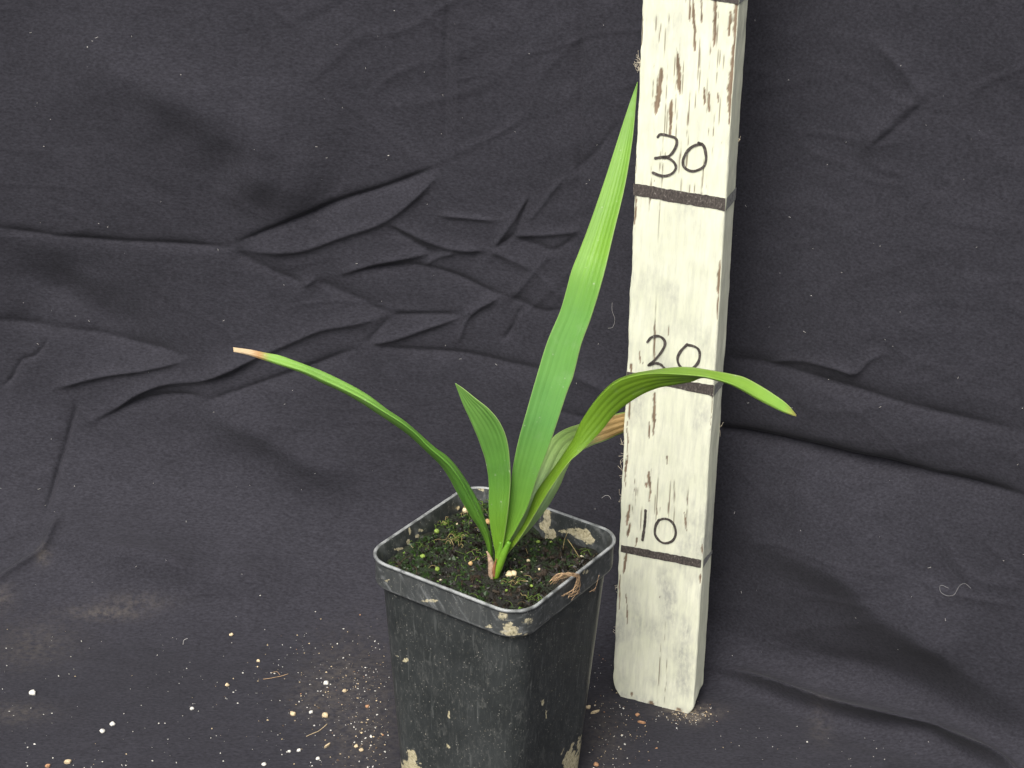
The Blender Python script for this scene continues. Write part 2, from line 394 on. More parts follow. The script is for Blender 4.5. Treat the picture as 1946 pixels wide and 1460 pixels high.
# paint loss on the front
peel = np.zeros_like(RX)
CHIPS = [  # x, y from, y to, width in px, shift of the top end
 (1246, 128, 218, 12, 12), (1292, 100, 182, 9, -4), (1273, 190, 262, 8, 2), (1321, 0, 100, 6, -4), (1357, -10, 90, 8, 3), (1384, 20, 70, 5, 4), (1339, 165, 200, 5, 0), (1347, 175, 215, 5, 0), (1365, 178, 198, 4, 0),
 (1396, -20, 90, 14, 7), (1391, 80, 165, 13, 5), (1388, 150, 240, 12, 1), (1311, -5, 40, 4, 0), (1333, 0, 45, 4, 0),
 (1216, 30, 90, 6, 3), (1208, 180, 330, 4, 3), (1205, 370, 430, 7, 2), (1365, 495, 560, 9, 4), (1363, 560, 610, 6, 3), (1244, 615, 690, 5, 0), (1216, 668, 690, 5, 0),
 (1240, 745, 830, 9, 4), (1233, 800, 835, 5, 0), (1352, 750, 830, 10, 3), (1350, 830, 870, 5, 2), (1195, 760, 800, 6, 2), (1191, 800, 900, 4, 2), (1187, 870, 930, 4, 2), (1235, 895, 930, 9, -3), (1228, 918, 926, 6, 0), (1267, 865, 885, 4, 0),
 (1234, 920, 955, 5, 2), (1190, 960, 1000, 10, 6), (1192, 995, 1020, 8, 5), (1185, 1050, 1090, 9, 6), (1305, 975, 1010, 5, -4), (1249, 965, 980, 4, 0), (1207, 1022, 1040, 6, 3), (1334, 1035, 1052, 6, 0), (1330, 1090, 1110, 5, 0),
 (1176, 1090, 1160, 5, 2), (1192, 1130, 1190, 4, -3), (1270, 615, 640, 3, 0), (1199, 690, 708, 6, 0),
 (1237, 1332, 1345, 14, 0), (1200, 1318, 1326, 10, 0), (1290, 1344, 1352, 16, 0)]
F0 = RS < 0.5
for (x, y0, y1, w, sh) in CHIPS:
    xa, za = front_xz(x, y1); xb, zb = front_xz(x + sh, y0); w_ = w * (0.42 if y0 < 260 else 0.34) * MPP * 0.98
    t = np.clip((ZZ - za) / (zb - za), -0.3, 1.3)
    c = xa + (xb - xa) * t
    prof_ = np.sqrt(np.clip(1 - (2 * t - 1) ** 2, 0, 1)) ** 0.8
    wob = 0.55 + 0.6 * vnoise(ZZ * 260, c * 300, 4) + 0.7 * (vnoise(ZZ * 700, RX * 1500, 5) - .5)
    off = 0.0006 * fbm(ZZ * 150, c * 50, 3, 9)
    m = 1 - sstep(0.7, 1.15, np.abs(RX - c - off) / (w_ * prof_ * wob * 1.35 + 1e-7))
    peel = np.maximum(peel, m * F0)
# fine drying cracks: long thin, thicker towards the top of the lath
crack = np.zeros_like(RX); rc = np.random.default_rng(3)
CR = []
for _ in range(75):
    z0 = rc.choice([rc.uniform(0.30, 0.44), rc.uniform(0.29, 0.42), rc.uniform(0.30, 0.45), rc.uniform(.11, .15), rc.uniform(.30, .44), rc.uniform(.28, .40)]); x0 = rc.uniform(0.15, 0.95) * PW if z0 > .28 else rc.uniform(0.05, 0.95) * PW
    CR.append((x0, z0, rc.uniform(0.003, 0.013), rc.uniform(0.00010, 0.00024)))
for px, y0, y1 in ((1260, 100, 470), (1243, 560, 720), (1252, 1220, 1345), (1247, 920, 1000), (1306, 920, 1000), (1262, 1180, 1220), (1265, 1250, 1340)):
    xa, za = front_xz(px, y1); xb, zb = front_xz(px, y0); CR.append(((xa + xb) / 2, (za + zb) / 2, abs(zb - za) / 2, 0.00018))
for (x0, z0, l, w_) in CR:
    r0 = np.searchsorted(zs, z0 - l); r1 = np.searchsorted(zs, z0 + l)
    if r1 <= r0: continue
    sl = slice(r0, r1)
    c = x0 + 0.0006 * fbm(ZZ[sl] * 60, ZZ[sl] * 0 + x0 * 900, 3, 12)
    m = (1 - sstep(0.6, 1.6, np.abs(RX[sl] - c) / w_)) * (sstep(0.1, 0.5, vnoise(ZZ[sl] * 330, ZZ[sl] * 0 + x0 * 333, 6))) * (1 - (np.abs(ZZ[sl] - z0) / l) ** 4)
    crack[sl] = np.maximum(crack[sl], m * F0[sl])
grime = np.clip(fbm(RX * 90, ZZ * 45, 5, 14) * 1.8, 0, 1) * (0.45 + 0.55 * (1 - sstep(0.1, .35, ZZ))) * (RS < 1.5)
grime = np.maximum(grime, 0.9 * (1 - sstep(0.001, 0.008, ZZ)) * vnoise(RX * 400, ZZ * 200, 2))
RY2 = RY2 + F0 * (0.00035 * peel + 0.0005 * crack + 0.00012 * fbm(RX * 900, ZZ * 60, 3, 17))
# worn foot
lift = 0.0055 * (1 - sstep(0, 0.006, RX)) ** 1.5 + 0.0012 * (vnoise(RX * 260, RY * 200, 8)) + 0.006 * sstep(PW - 0.0015, PW, RX) * sstep(0.0, PD, RY) ** 0.7
lift = lift - 0.0012 * sstep(0.3 * PW, PW, RX) * (RY < 0.004)
foot = 1 - sstep(0, 0.03, ZZ)
Z2 = ZZ + lift * foot
inset = 0.004 * (1 - np.clip(ZZ / 0.006, 0, 1)) ** 2
RX2 = np.where(RX > PW * 0.9, RX2 - inset * 0.8 * sstep(.9 * PW, PW, RX), np.where(RX < PW * 0.1, RX2 + inset * 0.3, RX2))
PV = np.stack([RX2, RY2, Z2], -1).reshape(-1, 3)
nr, nc = RX.shape
loc = PV @ np.stack([ex, ny_, lean]) + PO
PF = grid_faces(nr, nc, True)

M_paint, nt, p = new_mat('weathered_white_paint')
cv = coords(nt, (1, 1, 0.12))
wood = ramp(nt, noise(nt, cv, 700, 5, 0.6), [(0.3, (0.13, 0.09, 0.06)), (0.7, (0.30, 0.22, 0.15))])
paint = ramp(nt, noise(nt, coords(nt), 70, 5, 0.6), [(0.3, (0.70, 0.71, 0.54)), (0.7, (0.79, 0.79, 0.63))])
paint = mix(nt, ramp(nt, noise(nt, cv, 420, 4, 0.7), [(0.42, 0.0), (0.75, 0.6)]), paint, (0.50, 0.50, 0.42))
gr = math_(nt, 'MULTIPLY', attr(nt, 'grime'), ramp(nt, noise(nt, coords(nt, (1, 1, 0.4)), 500, 5, 0.7), [(0.35, 0.15), (0.7, 0.9)]))
paint = mix(nt, gr, paint, (0.33, 0.33, 0.30))
c1 = mix(nt, attr(nt, 'peel'), paint, wood)
c2 = mix(nt, attr(nt, 'crack'), c1, (0.22, 0.18, 0.13))
nt.links.new(c2, p.inputs['Base Color']); p.inputs['Roughness'].default_value = 0.75; p.inputs['Specular IOR Level'].default_value = 0.25
bump(nt, p, noise(nt, cv, 900, 4, 0.6), 0.3, 0.0004)
mesh_obj('lath', loc, PF, M_paint, post, attrs={'peel': peel.ravel(), 'crack': crack.ravel(), 'grime': grime.ravel()})
capb = loc[:nc]; capt = loc[-nc:]
mesh_obj('end_grain', np.vstack([capb, capb.mean(0)[None]]), [[(k + 1) % nc, k, nc] for k in range(nc)], M_paint, post, smooth=False)
mesh_obj('end_grain', np.vstack([capt, capt.mean(0)[None]]), [[k, (k + 1) % nc, nc] for k in range(nc)], M_paint, post, smooth=False)

M_ink, nt, p = new_mat('black_marker_ink')
f = noise(nt, coords(nt, (1, 1, 0.6)), 1100, 4, 0.7)
nt.links.new(ramp(nt, f, [(0.34, (0.030, 0.024, 0.022)), (0.60, (0.085, 0.070, 0.062)), (0.72, (0.32, 0.30, 0.26))]), p.inputs['Base Color'])
p.inputs['Roughness'].default_value = 0.7
M_ink2, nt, p = new_mat('faded_marker_ink')
f = noise(nt, coords(nt, (1, 1, 0.6)), 900, 4, 0.7)
nt.links.new(ramp(nt, f, [(0.3, (0.09, 0.09, 0.09)), (0.75, (0.38, 0.38, 0.36))]), p.inputs['Base Color'])
p.inputs['Roughness'].default_value = 0.8
def pl(x, y, z):
    return PO + ex * x + ny_ * y + lean * z
def band(tl, tr, br, bl, side=None, faint=False, seed=0):
    n = 60; a, b, c, d = (np.array(front_xz(*q)) for q in (tl, tr, br, bl))
    t = np.linspace(0.004, 1.0, n)
    top = a + (b - a) * t[:, None]; bot = d + (c - d) * t[:, None]
    top[:, 1] += 0.0005 * fbm(t * 26, t * 0 + seed, 4, seed); bot[:, 1] += 0.0005 * fbm(t * 22 + 7, t * 0 + seed, 4, seed + 3)
    V = [pl(q[0], -0.00025, q[1]) for q in top] + [pl(q[0], -0.00025, q[1]) for q in bot]
    F = [[k, n + k, n + k + 1, k + 1] for k in range(n - 1)]
    root = mesh_obj('mark_line', V, F, M_ink, post, smooth=False)
    if side:
        y0, za = side_yz(*side[0]); y1, zb = side_yz(*side[1])
        m = 16; t = np.linspace(0, 1, m)
        zt = np.interp(t, [0, 1], [b[1], za]) + 0.0003 * fbm(t * 9, t * 0, 3, seed + 5)
        zb_ = np.interp(t, [0, 1], [c[1], zb]) + 0.0003 * fbm(t * 9, t * 0 + 3, 3, seed + 6)
        V = [pl(PW + 0.0003, q * (PD - 0.0008) + 0.0004, z) for q, z in zip(t, zt)] + [pl(PW + 0.0003, q * (PD - 0.0008) + 0.0004, z) for q, z in zip(t, zb_)]
        mesh_obj('side_mark', V, [[k, m + k, m + k + 1, k + 1] for k in range(m - 1)], M_ink2, post, smooth=False)
band((1203, 348), (1379, 377), (1378, 401), (1203, 371), ((1399, 355), (1398, 378)), seed=1)
band((1191, 706), (1357, 732), (1356, 753), (1191, 718), ((1375, 716), (1374, 730)), seed=2)
band((1180, 1035), (1333, 1064), (1332, 1079), (1179, 1049), ((1356, 1040), (1356, 1046)), seed=3)
band((1212, -52), (1405, -16), (1404, 9), (1213, -22), ((1422, -30), (1422, -8)), seed=4)
def numeral(label, zoom, off, strokes, w=0.0014):
    parts = []
    for st in strokes:
        px = [(off[0] + a * zoom, off[1] + b * zoom) for a, b in st]
        q = smooth_line([front_xz(*s) for s in px], 40)
        T = np.gradient(q, axis=0); T /= np.linalg.norm(T, axis=1)[:, None] + 1e-12
        Nn = np.stack([-T[:, 1], T[:, 0]], -1); n = len(q)
        ww = (w * 0.5 * (0.85 + 0.35 * vnoise(np.arange(n) * 0.35, np.zeros(n) + st[0][0])))[:, None]
        L, R = q + Nn * ww, q - Nn * ww
        V = [pl(a, -0.00032, b) for a, b in L] + [pl(a, -0.00032, b) for a, b in R]
        F = [[k, k + 1, n + k + 1, n + k] for k in range(n - 1)]
        for end, s in ((0, -1), (n - 1, 1)):
            base_ = len(V); c = q[end]
            ang = math.atan2(T[end, 1], T[end, 0]) + (0 if s > 0 else math.pi)
            V += [pl(c[0] + ww[end, 0] * math.cos(ang + a), -0.00033, c[1] + ww[end, 0] * math.sin(ang + a)) for a in np.linspace(-1.57, 1.57, 8)]
            F.append(list(range(base_, base_ + 8)))
        parts.append((V, F))
    V, F, _ = join(parts)
    o = mesh_obj('digit', V, F, M_ink, post, smooth=False); o['label'] = label
Zm = 320 / 973
numeral('handwritten digit 3', Zm, (1140, 0), [[(335, 792), (352, 776), (400, 785), (438, 798), (447, 825), (430, 868), (400, 902), (360, 908), (322, 914)], [(362, 908), (402, 916), (432, 942), (440, 972), (418, 1002), (380, 1017), (342, 1012), (308, 998)]])
numeral('handwritten digit 0', Zm, (1140, 0), [[(572, 826), (600, 842), (612, 882), (614, 925), (598, 965), (545, 989), (502, 978), (482, 950), (486, 910), (510, 870), (545, 842), (590, 832)]])
numeral('handwritten digit 2', Zm, (1140, 460), [[(275, 578), (300, 550), (340, 543), (370, 562), (377, 592), (358, 632), (320, 680), (282, 712)], [(282, 712), (318, 700), (350, 706), (374, 728)]])
numeral('handwritten digit 0', Zm, (1140, 460), [[(505, 592), (470, 628), (450, 670), (460, 712), (492, 738), (530, 734), (566, 700), (578, 660), (572, 622), (545, 602), (508, 594)]])
numeral('handwritten digit 1', Zm, (1140, 900), [[(265, 213), (263, 255), (258, 310), (247, 383)]])
numeral('handwritten digit 0', Zm, (1140, 900), [[(345, 266), (324, 300), (320, 350), (345, 388), (380, 402), (420, 388), (439, 350), (432, 302), (406, 270), (372, 260), (338, 270)]])
# frayed fibres along the sawn edges
M_fib = plain('pale_wood_fibre', (0.62, 0.55, 0.42))
for (px, py, n, L, side) in ((1211, 125, 14, 0.0045, -1), (1187, 868, 4, 0.004, -1), (1180, 950, 5, 0.004, -1), (1176, 900, 4, .004, -1), (1181, 840, 4, .0035, -1), (1170, 1120, 5, 0.002, -1), (1168, 1200, 4, .002, -1), (1405, 268, 5, 0.002, 1), (1372, 806, 3, 0.004, 1)):
    parts = []
    for k in range(n):
        if side < 0: x, z = front_xz(px, py + random.uniform(-9, 9)); b0 = np.array([0.0003, 0.001, z])
        else: y, z = side_yz(px, py + random.uniform(-4, 4)); b0 = np.array([PW - 0.0003, PD - .001, z])
        d = np.array([side * random.uniform(0.3, 1), random.uniform(-.5, .2), random.uniform(-.8, 1)]) * L
        q = [b0, b0 + d * 0.5 + np.array([0, 0, random.uniform(-.3, .3) * L]), b0 + d * random.uniform(.6, 1) + np.array([0, 0, random.uniform(-.6, .6) * L])]
        parts.append(tube([pl(*a) for a in smooth_line(q, 7)], 0.00008, 4))
    V, F, _ = join(parts); mesh_obj('frayed_fibre', V, F, M_fib, post)

# ------------------------------------------------------------------ plant pot
QX, QY, QYAW, QS, QZ, QB = -0.00606, 0.80542, -0.587, 0.09287, 0.14557, 0.0701
qe = np.array([math.cos(QYAW), math.sin(QYAW), 0]); qn = np.array([-math.sin(QYAW), math.cos(QYAW), 0])
QC = np.array([QX, QY, 0.0])
def rsq(half, rc, n=110):
    """rounded square outline, anticlockwise, unit local coordinates"""
    P = []
    for k, (sx, sy) in enumerate(((1, 1), (-1, 1), (-1, -1), (1, -1))):
        a = np.linspace(0, math.pi / 2, 10) + k * math.pi / 2
        P += [(sx * (half - rc) + rc * math.cos(t), sy * (half - rc) + rc * math.sin(t)) for t in a]
        nx = ((1, 1), (-1, 1), (-1, -1), (1, -1))[(k + 1) % 4]
        p0 = np.array(P[-1]); a2 = (k + 1) * math.pi / 2
        p1 = np.array([nx[0] * (half - rc) + rc * math.cos(a2), nx[1] * (half - rc) + rc * math.sin(a2)])
        P += [tuple(p0 + (p1 - p0) * t) for t in np.linspace(0, 1, n + 2)[1:-1]]
    return np.array(P)
def pw(x, y, z): return QC + qe * x + qn * y + np.array([0, 0, z])
def sweep(rows):
    V = []
    for half, rc, z in rows:
        V += [pw(a, b, z) for a, b in rsq(half, rc)]
    return np.array(V)
HS = QS / 2; RIMH = 0.0160
pot = empty('plant_pot', (QX, QY, 0.0)); pot.rotation_euler = (0, 0, QYAW)
tag(pot, 'square black plastic nursery pot with dusty sides and a stepped rim', 'plant pot')

M_pot, nt, p = new_mat('dusty_black_plastic')
oc = coords(nt)
scr = noise(nt, coords(nt, (1, 1, 0.4)), 430, 6, 0.8, 0.8)
blot = noise(nt, coords(nt, (1, 1, 0.7)), 45, 5, 0.6)
body = ramp(nt, blot, [(0.3, (0.024, 0.027, 0.027)), (0.7, (0.040, 0.044, 0.044))])
dmask = math_(nt, 'MULTIPLY', ramp(nt, scr, [(0.51, 0.0), (0.72, 0.5)]), ramp(nt, noise(nt, oc, 150, 5, 0.75), [(0.35, 0.05), (0.65, 1.0)]))
body = mix(nt, dmask, body, (0.24, 0.24, 0.22))
vor = N(nt, 'ShaderNodeTexVoronoi', Scale=560); nt.links.new(oc, vor.inputs['Vector'])
spk = math_(nt, 'MULTIPLY', ramp(nt, vor.outputs['Distance'], [(0.10, 1.0), (0.2, 0.0)]), ramp(nt, noise(nt, oc, 160, 4, 0.7), [(0.45, 0.0), (0.62, 0.75)]))
body = mix(nt, spk, body, (0.42, 0.40, 0.35))
stk = ramp(nt, noise(nt, coords(nt, (1, 1, 0.07)), 520, 4, 0.7, 0.3), [(0.58, 0.0), (0.74, 0.38)])
body = mix(nt, stk, body, (0.20, 0.21, 0.20))
crn = noise(nt, oc, 700, 4, 0.7)
ccol = ramp(nt, crn, [(0.3, (0.22, 0.20, 0.10)), (0.55, (0.48, 0.42, 0.27)), (0.8, (0.66, 0.62, 0.46))])
cf = ramp(nt, math_(nt, 'ADD', attr(nt, 'crust'), math_(nt, 'MULTIPLY', math_(nt, 'SUBTRACT', crn, 0.5), 2.6)), [(0.42, 0.0), (0.78, 0.92)])
body = mix(nt, cf, body, ccol)
body = mix(nt, attr(nt, 'worn'), body, (0.30, 0.31, 0.31))
nt.links.new(body, p.inputs['Base Color'])
rr = mix(nt, dmask, 0.36, 0.75); rr = mix(nt, attr(nt, 'crust'), rr, 0.95)
nt.links.new(rr, p.inputs['Roughness']); p.inputs['Specular IOR Level'].default_value = 0.4
bump(nt, p, mix(nt, attr(nt, 'crust'), scr, crn), 0.14, 0.0006)

def pot_attrs(V, rimtop=False, inner=False):
    L = V - QC; x = L @ qe; y = L @ qn; z = L[:, 2]
    nz_ = fbm(x * 290 + z * 260 + y * 130, y * 310 - z * 300 + x * 190, 5, 2); big = fbm(x * 90 + z * 110, y * 110 - z * 90 + x * 70, 3, 4)
    cr = np.zeros(len(V))
    def spot(px, py, rx, ry, amp=1.0):
        nonlocal cr
        d = (V - CAM); w = d @ FW; sx = 973 + FPX * (d @ RT) / w; sy = 730 - FPX * (d @ UP) / w
        g = amp * np.exp(-(((sx - px) / rx) ** 2 + ((sy - py) / ry) ** 2)) + 0.45 * nz_ + 0.2 * big
        # only the side of the wall that the mark is on
        cr = np.maximum(cr, sstep(0.42, 0.62, g) * (amp * np.exp(-(((sx - px) / rx) ** 2 + ((sy - py) / ry) ** 2)) > 0.15))
    if not inner:
        spot(968, 1196, 17, 15, 1.15); spot(955, 1172, 14, 12, .8); spot(1005, 1178, 12, 14, .75); spot(985, 1205, 24, 8, .7)
        spot(1112, 1088, 9, 8, .75); spot(1088, 1446, 24, 26, 1.0); spot(1105, 1420, 12, 30, .8); spot(780, 1460, 22, 18, 1.1); spot(785, 1440, 10, 16, .8); spot(757, 1455, 6, 30, .8)
        spot(765, 1330, 9, 10, .5); spot(757, 1240, 5, 14, .55); spot(770, 1255, 9, 8, .55); spot(853, 1358, 3, 10, .9); spot(1031, 1335, 4, 9, .7); spot(1038, 1362, 2.5, 12, .8)
        spot(820, 1142, 40, 5, .62); spot(737, 1105, 12, 14, .55); spot(930, 1190, 40, 5, .5); spot(850, 1420, 12, 7, .5); spot(943, 1422, 9, 9, .45)
    else:
        ZI = 500 / 1946
        for (a, b, rx, ry, am) in ((1358, 350, 34, 80, 1.2), (1350, 420, 40, 80, 1.2), (1382, 490, 44, 50, 1.3), (1500, 468, 80, 16, 1.0), (1570, 470, 70, 32, 1.2), (1625, 495, 60, 46, 1.2), (1672, 535, 40, 34, 1.1),
                                   (345, 470, 12, 34, .9), (330, 545, 24, 26, .9), (390, 500, 34, 16, .8), (270, 600, 60, 18, .85), (430, 460, 26, 14, .8), (870, 155, 44, 16, 1.0), (910, 140, 20, 12, .9), (680, 215, 14, 26, .45), (1640, 430, 8, 8, .6), (1757, 448, 16, 12, .6)):
            spot(690 + a * ZI, 890 + b * ZI, rx * ZI, ry * ZI, am)
    return cr
def pot_part(name, rows, inner=False, worn=None, close_bottom=False, thick=None):
    V = sweep(rows); nc = len(rsq(HS, 0.01)); nr = len(rows)
    F = grid_faces(nr, nc, True)
    z = V[:, 2]
    wr = np.zeros(len(V)) if worn is None else worn(V)
    return mesh_obj(name, V, F, M_pot, pot, attrs={'crust': pot_attrs(V, inner=inner), 'worn': wr})
def lerp_rows(a, b, n): return [tuple(np.array(a) + (np.array(b) - np.array(a)) * t) for t in np.linspace(0, 1, n)]
RC = 0.0135
zb_ = QZ - RIMH
bt = HS - 0.0030; bbot = QB / 2 + 0.0012
body_rows = [(bbot - 0.006, 0.009, 0.0004), (bbot - 0.0022, 0.011, 0.0006), (bbot - 0.0004, 0.0125, 0.0022), (bbot + 0.0002, 0.013, 0.006)] + lerp_rows((bbot + 0.0004, 0.013, 0.008), (bt, RC, zb_ + 0.0015), 180)
V = sweep(body_rows)
def edge_worn(V):
    L = V - QC; return 0.05 * np.clip(fbm(L[:, 0] * 300 + L[:, 1] * 200, L[:, 2] * 120, 4, 8), 0, 1)
wall = pot_part('wall', body_rows, worn=edge_worn)
# base plate
bo = [pw(a, b, 0.0005) for a, b in rsq(bbot - 0.006, 0.009)]
mesh_obj('base', bo, [list(range(len(bo)))[::-1]], M_pot, pot, smooth=False, attrs={'crust': np.zeros(len(bo)), 'worn': np.zeros(len(bo))})
rim_rows = [(bt - 0.0004, RC, zb_ + 0.0010), (bt + 0.0012, RC, zb_ + 0.0002), (bt + 0.0021, RC, zb_ + 0.0004), (bt + 0.0025, RC, zb_ + 0.0012)] + lerp_rows((bt + 0.0026, RC, zb_ + 0.002), (HS - 0.0003, RC + 0.0004, QZ - 0.0022), 26) + \
    [(HS + 0.0003, RC + 0.0008, QZ - 0.0016), (HS + 0.0006, RC + 0.001, QZ - 0.0010), (HS + 0.0006, RC + 0.001, QZ - 0.0005), (HS + 0.0003, RC + 0.0008, QZ - 0.0001), (HS - 0.0002, RC + 0.0004, QZ), (HS - 0.0007, RC, QZ - 0.0001), (HS - 0.0010, RC - 0.0003, QZ - 0.0006)]
def rim_worn(V):
    z = V[:, 2]; L = V - QC
    top = sstep(QZ - 0.0016, QZ - 0.0008, z); low = 0.6 * np.exp(-((z - zb_ - 0.0008) / 0.0008) ** 2)
    n_ = fbm(L[:, 0] * 260, L[:, 1] * 260, 4, 5)
    n2_ = fbm(L[:, 0] * 700 + L[:, 2] * 420, L[:, 1] * 700 - L[:, 2] * 380, 4, 25)
    return np.clip(np.maximum(top * (0.62 + 1.0 * n_), low * (0.5 + n_)) + 0.10 * np.clip(n_, 0, 1) + 1.2 * np.clip(n2_ - 0.25, 0, 1) + 0.06, 0, 0.95)
pot_part('rim', rim_rows, worn=rim_worn)
inn = [(HS - 0.0010, RC - 0.0003, QZ - 0.0006)] + lerp_rows((HS - 0.0014, RC - 0.0008, QZ - 0.0016), (bt - 0.0012, RC - 0.001, zb_), 26) + lerp_rows((bt - 0.0014, RC - 0.001, zb_ - 0.001), (bbot + 0.0008, 0.011, 0.05), 60)
def in_worn(V):
    L = V - QC; return 0.35 * np.clip(fbm(L[:, 0] * 220 + L[:, 2] * 300, L[:, 1] * 220, 4, 15), 0, 1)
pot_part('inner_wall', inn[::-1], inner=True, worn=in_worn)

# ------------------------------------------------------------------ soil in the pot
SZ = QZ - 0.0095
M_soil, nt, p = new_mat('wet_mossy_potting_soil')
oc = coords(nt)
g1 = noise(nt, oc, 420, 6, 0.7); g2 = noise(nt, oc, 70, 4, 0.6); g3 = noise(nt, oc, 1500, 3, 0.7)
c = ramp(nt, g1, [(0.3, (0.004, 0.004, 0.003)), (0.6, (0.013, 0.011, 0.008)), (0.8, (0.035, 0.028, 0.018))])
al = math_(nt, 'MULTIPLY', ramp(nt, g2, [(0.40, 0.0), (0.58, 0.85)]), attr(nt, 'algae'))
c = mix(nt, al, c, ramp(nt, g1, [(0.3, (0.006, 0.012, 0.004)), (0.62, (0.022, 0.045, 0.010)), (0.78, (0.11, 0.19, 0.03))]))
nt.links.new(c, p.inputs['Base Color']); nt.links.new(ramp(nt, g2, [(0.35, 0.6), (0.65, 0.28)]), p.inputs['Roughness'])
bump(nt, p, mix(nt, 0.4, g1, g3), 1.0, 0.0025)
out = rsq(1.0, 0.25, 40); nth = len(out); nrho = 80
rho = np.linspace(0.002, 1, nrho)
half_s = bt - 0.0009
X = (out[:, 0][None] * rho[:, None]) * half_s; Yv = (out[:, 1][None] * rho[:, None]) * half_s
def soil_h(x, y):
    h = SZ + 0.0030 * fbm(x * 60, y * 60, 3, 2) + 0.0022 * fbm(x * 260, y * 260, 4, 5) + 0.0009 * np.abs(fbm(x * 700, y * 700, 3, 9))
    # the back corner has sunk a little, the edge clings to the wall
    eb = np.exp(-((half_s - y) / 0.008) ** 2)
    h = h - eb * (0.0075 * np.exp(-((x - 0.001) / 0.007) ** 2) + 0.0045 * sstep(-0.004, 0.006, x)) - 0.001 * sstep(0.6, 1.0, -x / half_s)
    m = np.maximum(np.abs(x), np.abs(y)) / half_s
    h = h + 0.0028 * sstep(0.88, 1.0, m) * vnoise(x * 90, y * 90, 13)
    return h
Zs = soil_h(X, Yv)
SVv = np.stack([QC[0] + qe[0] * X + qn[0] * Yv, QC[1] + qe[1] * X + qn[1] * Yv, Zs], -1)
alg = np.clip(1.0 - sstep(0.55, 1.0, (X / half_s) * 0.9 + 0.15 * fbm(X * 100, Yv * 100, 3, 6)), 0.1, 1)
soil = mesh_obj('potting_soil', SVv.reshape(-1, 3), grid_faces(nrho, nth, True), M_soil, attrs={'algae': alg.ravel()})
tag(soil, 'dark wet potting soil filmed with green algae inside the pot', 'soil', kind='stuff')
def soil_pt(px, py, lift=0.0):
    q = on_z(px, py, SZ)
    for _ in range(6):
        L = q - QC; z = float(soil_h(np.array(L @ qe), np.array(L @ qn))); q = on_z(px, py, z)
    return q + np.array([0, 0, lift])
def blob(center, r, squash=(1, 1, 0.8), seed=0, lumps=0.25, n=10, m=7):
    rg = np.random.default_rng(seed); V = []; ph = rg.uniform(0, 6, 6)
    for i in range(m):
        t = math.pi * i / (m - 1)
        for j in range(n):
            a = 2 * math.pi * j / n
            d = np.array([math.sin(t) * math.cos(a), math.sin(t) * math.sin(a), math.cos(t)])
            k = 1 + lumps * (math.sin(d[0] * 3 + ph[0]) * math.sin(d[1] * 3 + ph[1]) + 0.6 * math.sin(d[2] * 5 + ph[2] + d[0] * 4))
            V.append(center + d * k * r * np.array(squash))
    return np.array(V), [list(map(int, f)) for f in grid_faces(m, n, True)]
def bit(center, r, rg):
    d = rg.normal(size=(6, 3)) * 0.25 + np.array([[1, 0, 0], [-1, 0, 0], [0, 1, 0], [0, -1, 0], [0, 0, 1], [0, 0, -1]])
    d = d * np.array(rg.uniform(0.5, 1.3, 3)); V = center + d * r
    return V, [[0, 2, 4], [2, 1, 4], [1, 3, 4], [3, 0, 4], [2, 0, 5], [1, 2, 5], [3, 1, 5], [0, 3, 5]]
M_crumb = [plain('dark_soil_crumb', (0.010, 0.008, 0.006), 0.45), plain('brown_soil_crumb', (0.03, 0.021, 0.014), 0.6), plain('algae_crumb', (0.016, 0.034, 0.008), 0.4), plain('bright_algae_crumb', (0.09, 0.16, 0.02), 0.6), plain('pale_grit', (0.45, 0.40, 0.28), 0.8)]
rg = np.random.default_rng(21); parts = []
while len(parts) < 2600:
    x, y = rg.uniform(-half_s, half_s, 2) * 0.975
    if max(abs(x), abs(y)) > half_s * .8 and abs(x) + abs(y) > half_s * 1.75: continue
    z = float(soil_h(np.array(x), np.array(y))); g = x / half_s < 0.35
    k = rg.choice(5, p=[.40, .03, .46, .10, .01] if g else [.66, .18, .11, .03, .02])
    parts.append((*bit(pw(x, y, z), rg.uniform(0.0003, 0.0015) * (0.55 if k >= 3 else 1), rg), k))
for _ in range(130):
    x, y = rg.uniform(-.92, .92, 2) * half_s; z = float(soil_h(np.array(x), np.array(y))); r = rg.uniform(.0009, .0026)
    parts.append((*blob(pw(x, y, z - r * .35), r, tuple(rg.uniform(.6, 1.3, 3)), int(rg.integers(9999)), .45, 9, 7), int(rg.choice([0, 0, 0, 1, 2])) if x < .015 else int(rg.choice([0, 0, 1]))))
V, F, Mi = join(parts)
tag(mesh_obj('soil_crumbs', V, F, mats=M_crumb, midx=Mi, smooth=False), 'fine crumbs of peat and algae over the potting soil', 'crumbs', kind='stuff')
# straw fibres and moss strands lying on the soil
M_straw = [plain('straw_fibre', (0.26, 0.20, 0.09), 0.8), plain('dark_root_fibre', (0.09, 0.055, 0.03), 0.8), plain('moss_strand', (0.10, 0.16, 0.025), 0.6)]
parts = []
def strand(c, L, rad, m, rg, arch=0.0015):
    a = rg.uniform(0, 6.28); d = np.array([math.cos(a), math.sin(a), 0]) * L / 2; s = np.array([-d[1], d[0], 0]) * rg.uniform(-.6, .6)
    q = [c - d, c - d * .3 + s * .6 + np.array([0, 0, arch]), c + d * .4 + s + np.array([0, 0, arch * .7]), c + d + np.array([0, 0, rg.uniform(0, 1) * arch])]
    return (*tube(smooth_line(q, 8), rad, 4), m)
for _ in range(50):
    x, y = rg.uniform(-.9, .9, 2) * half_s; z = float(soil_h(np.array(x), np.array(y)))
    parts.append(strand(pw(x, y, z), rg.uniform(.003, .010), rg.uniform(.00008, .00016), int(rg.choice(3, p=[.12, .48, .40])), rg))
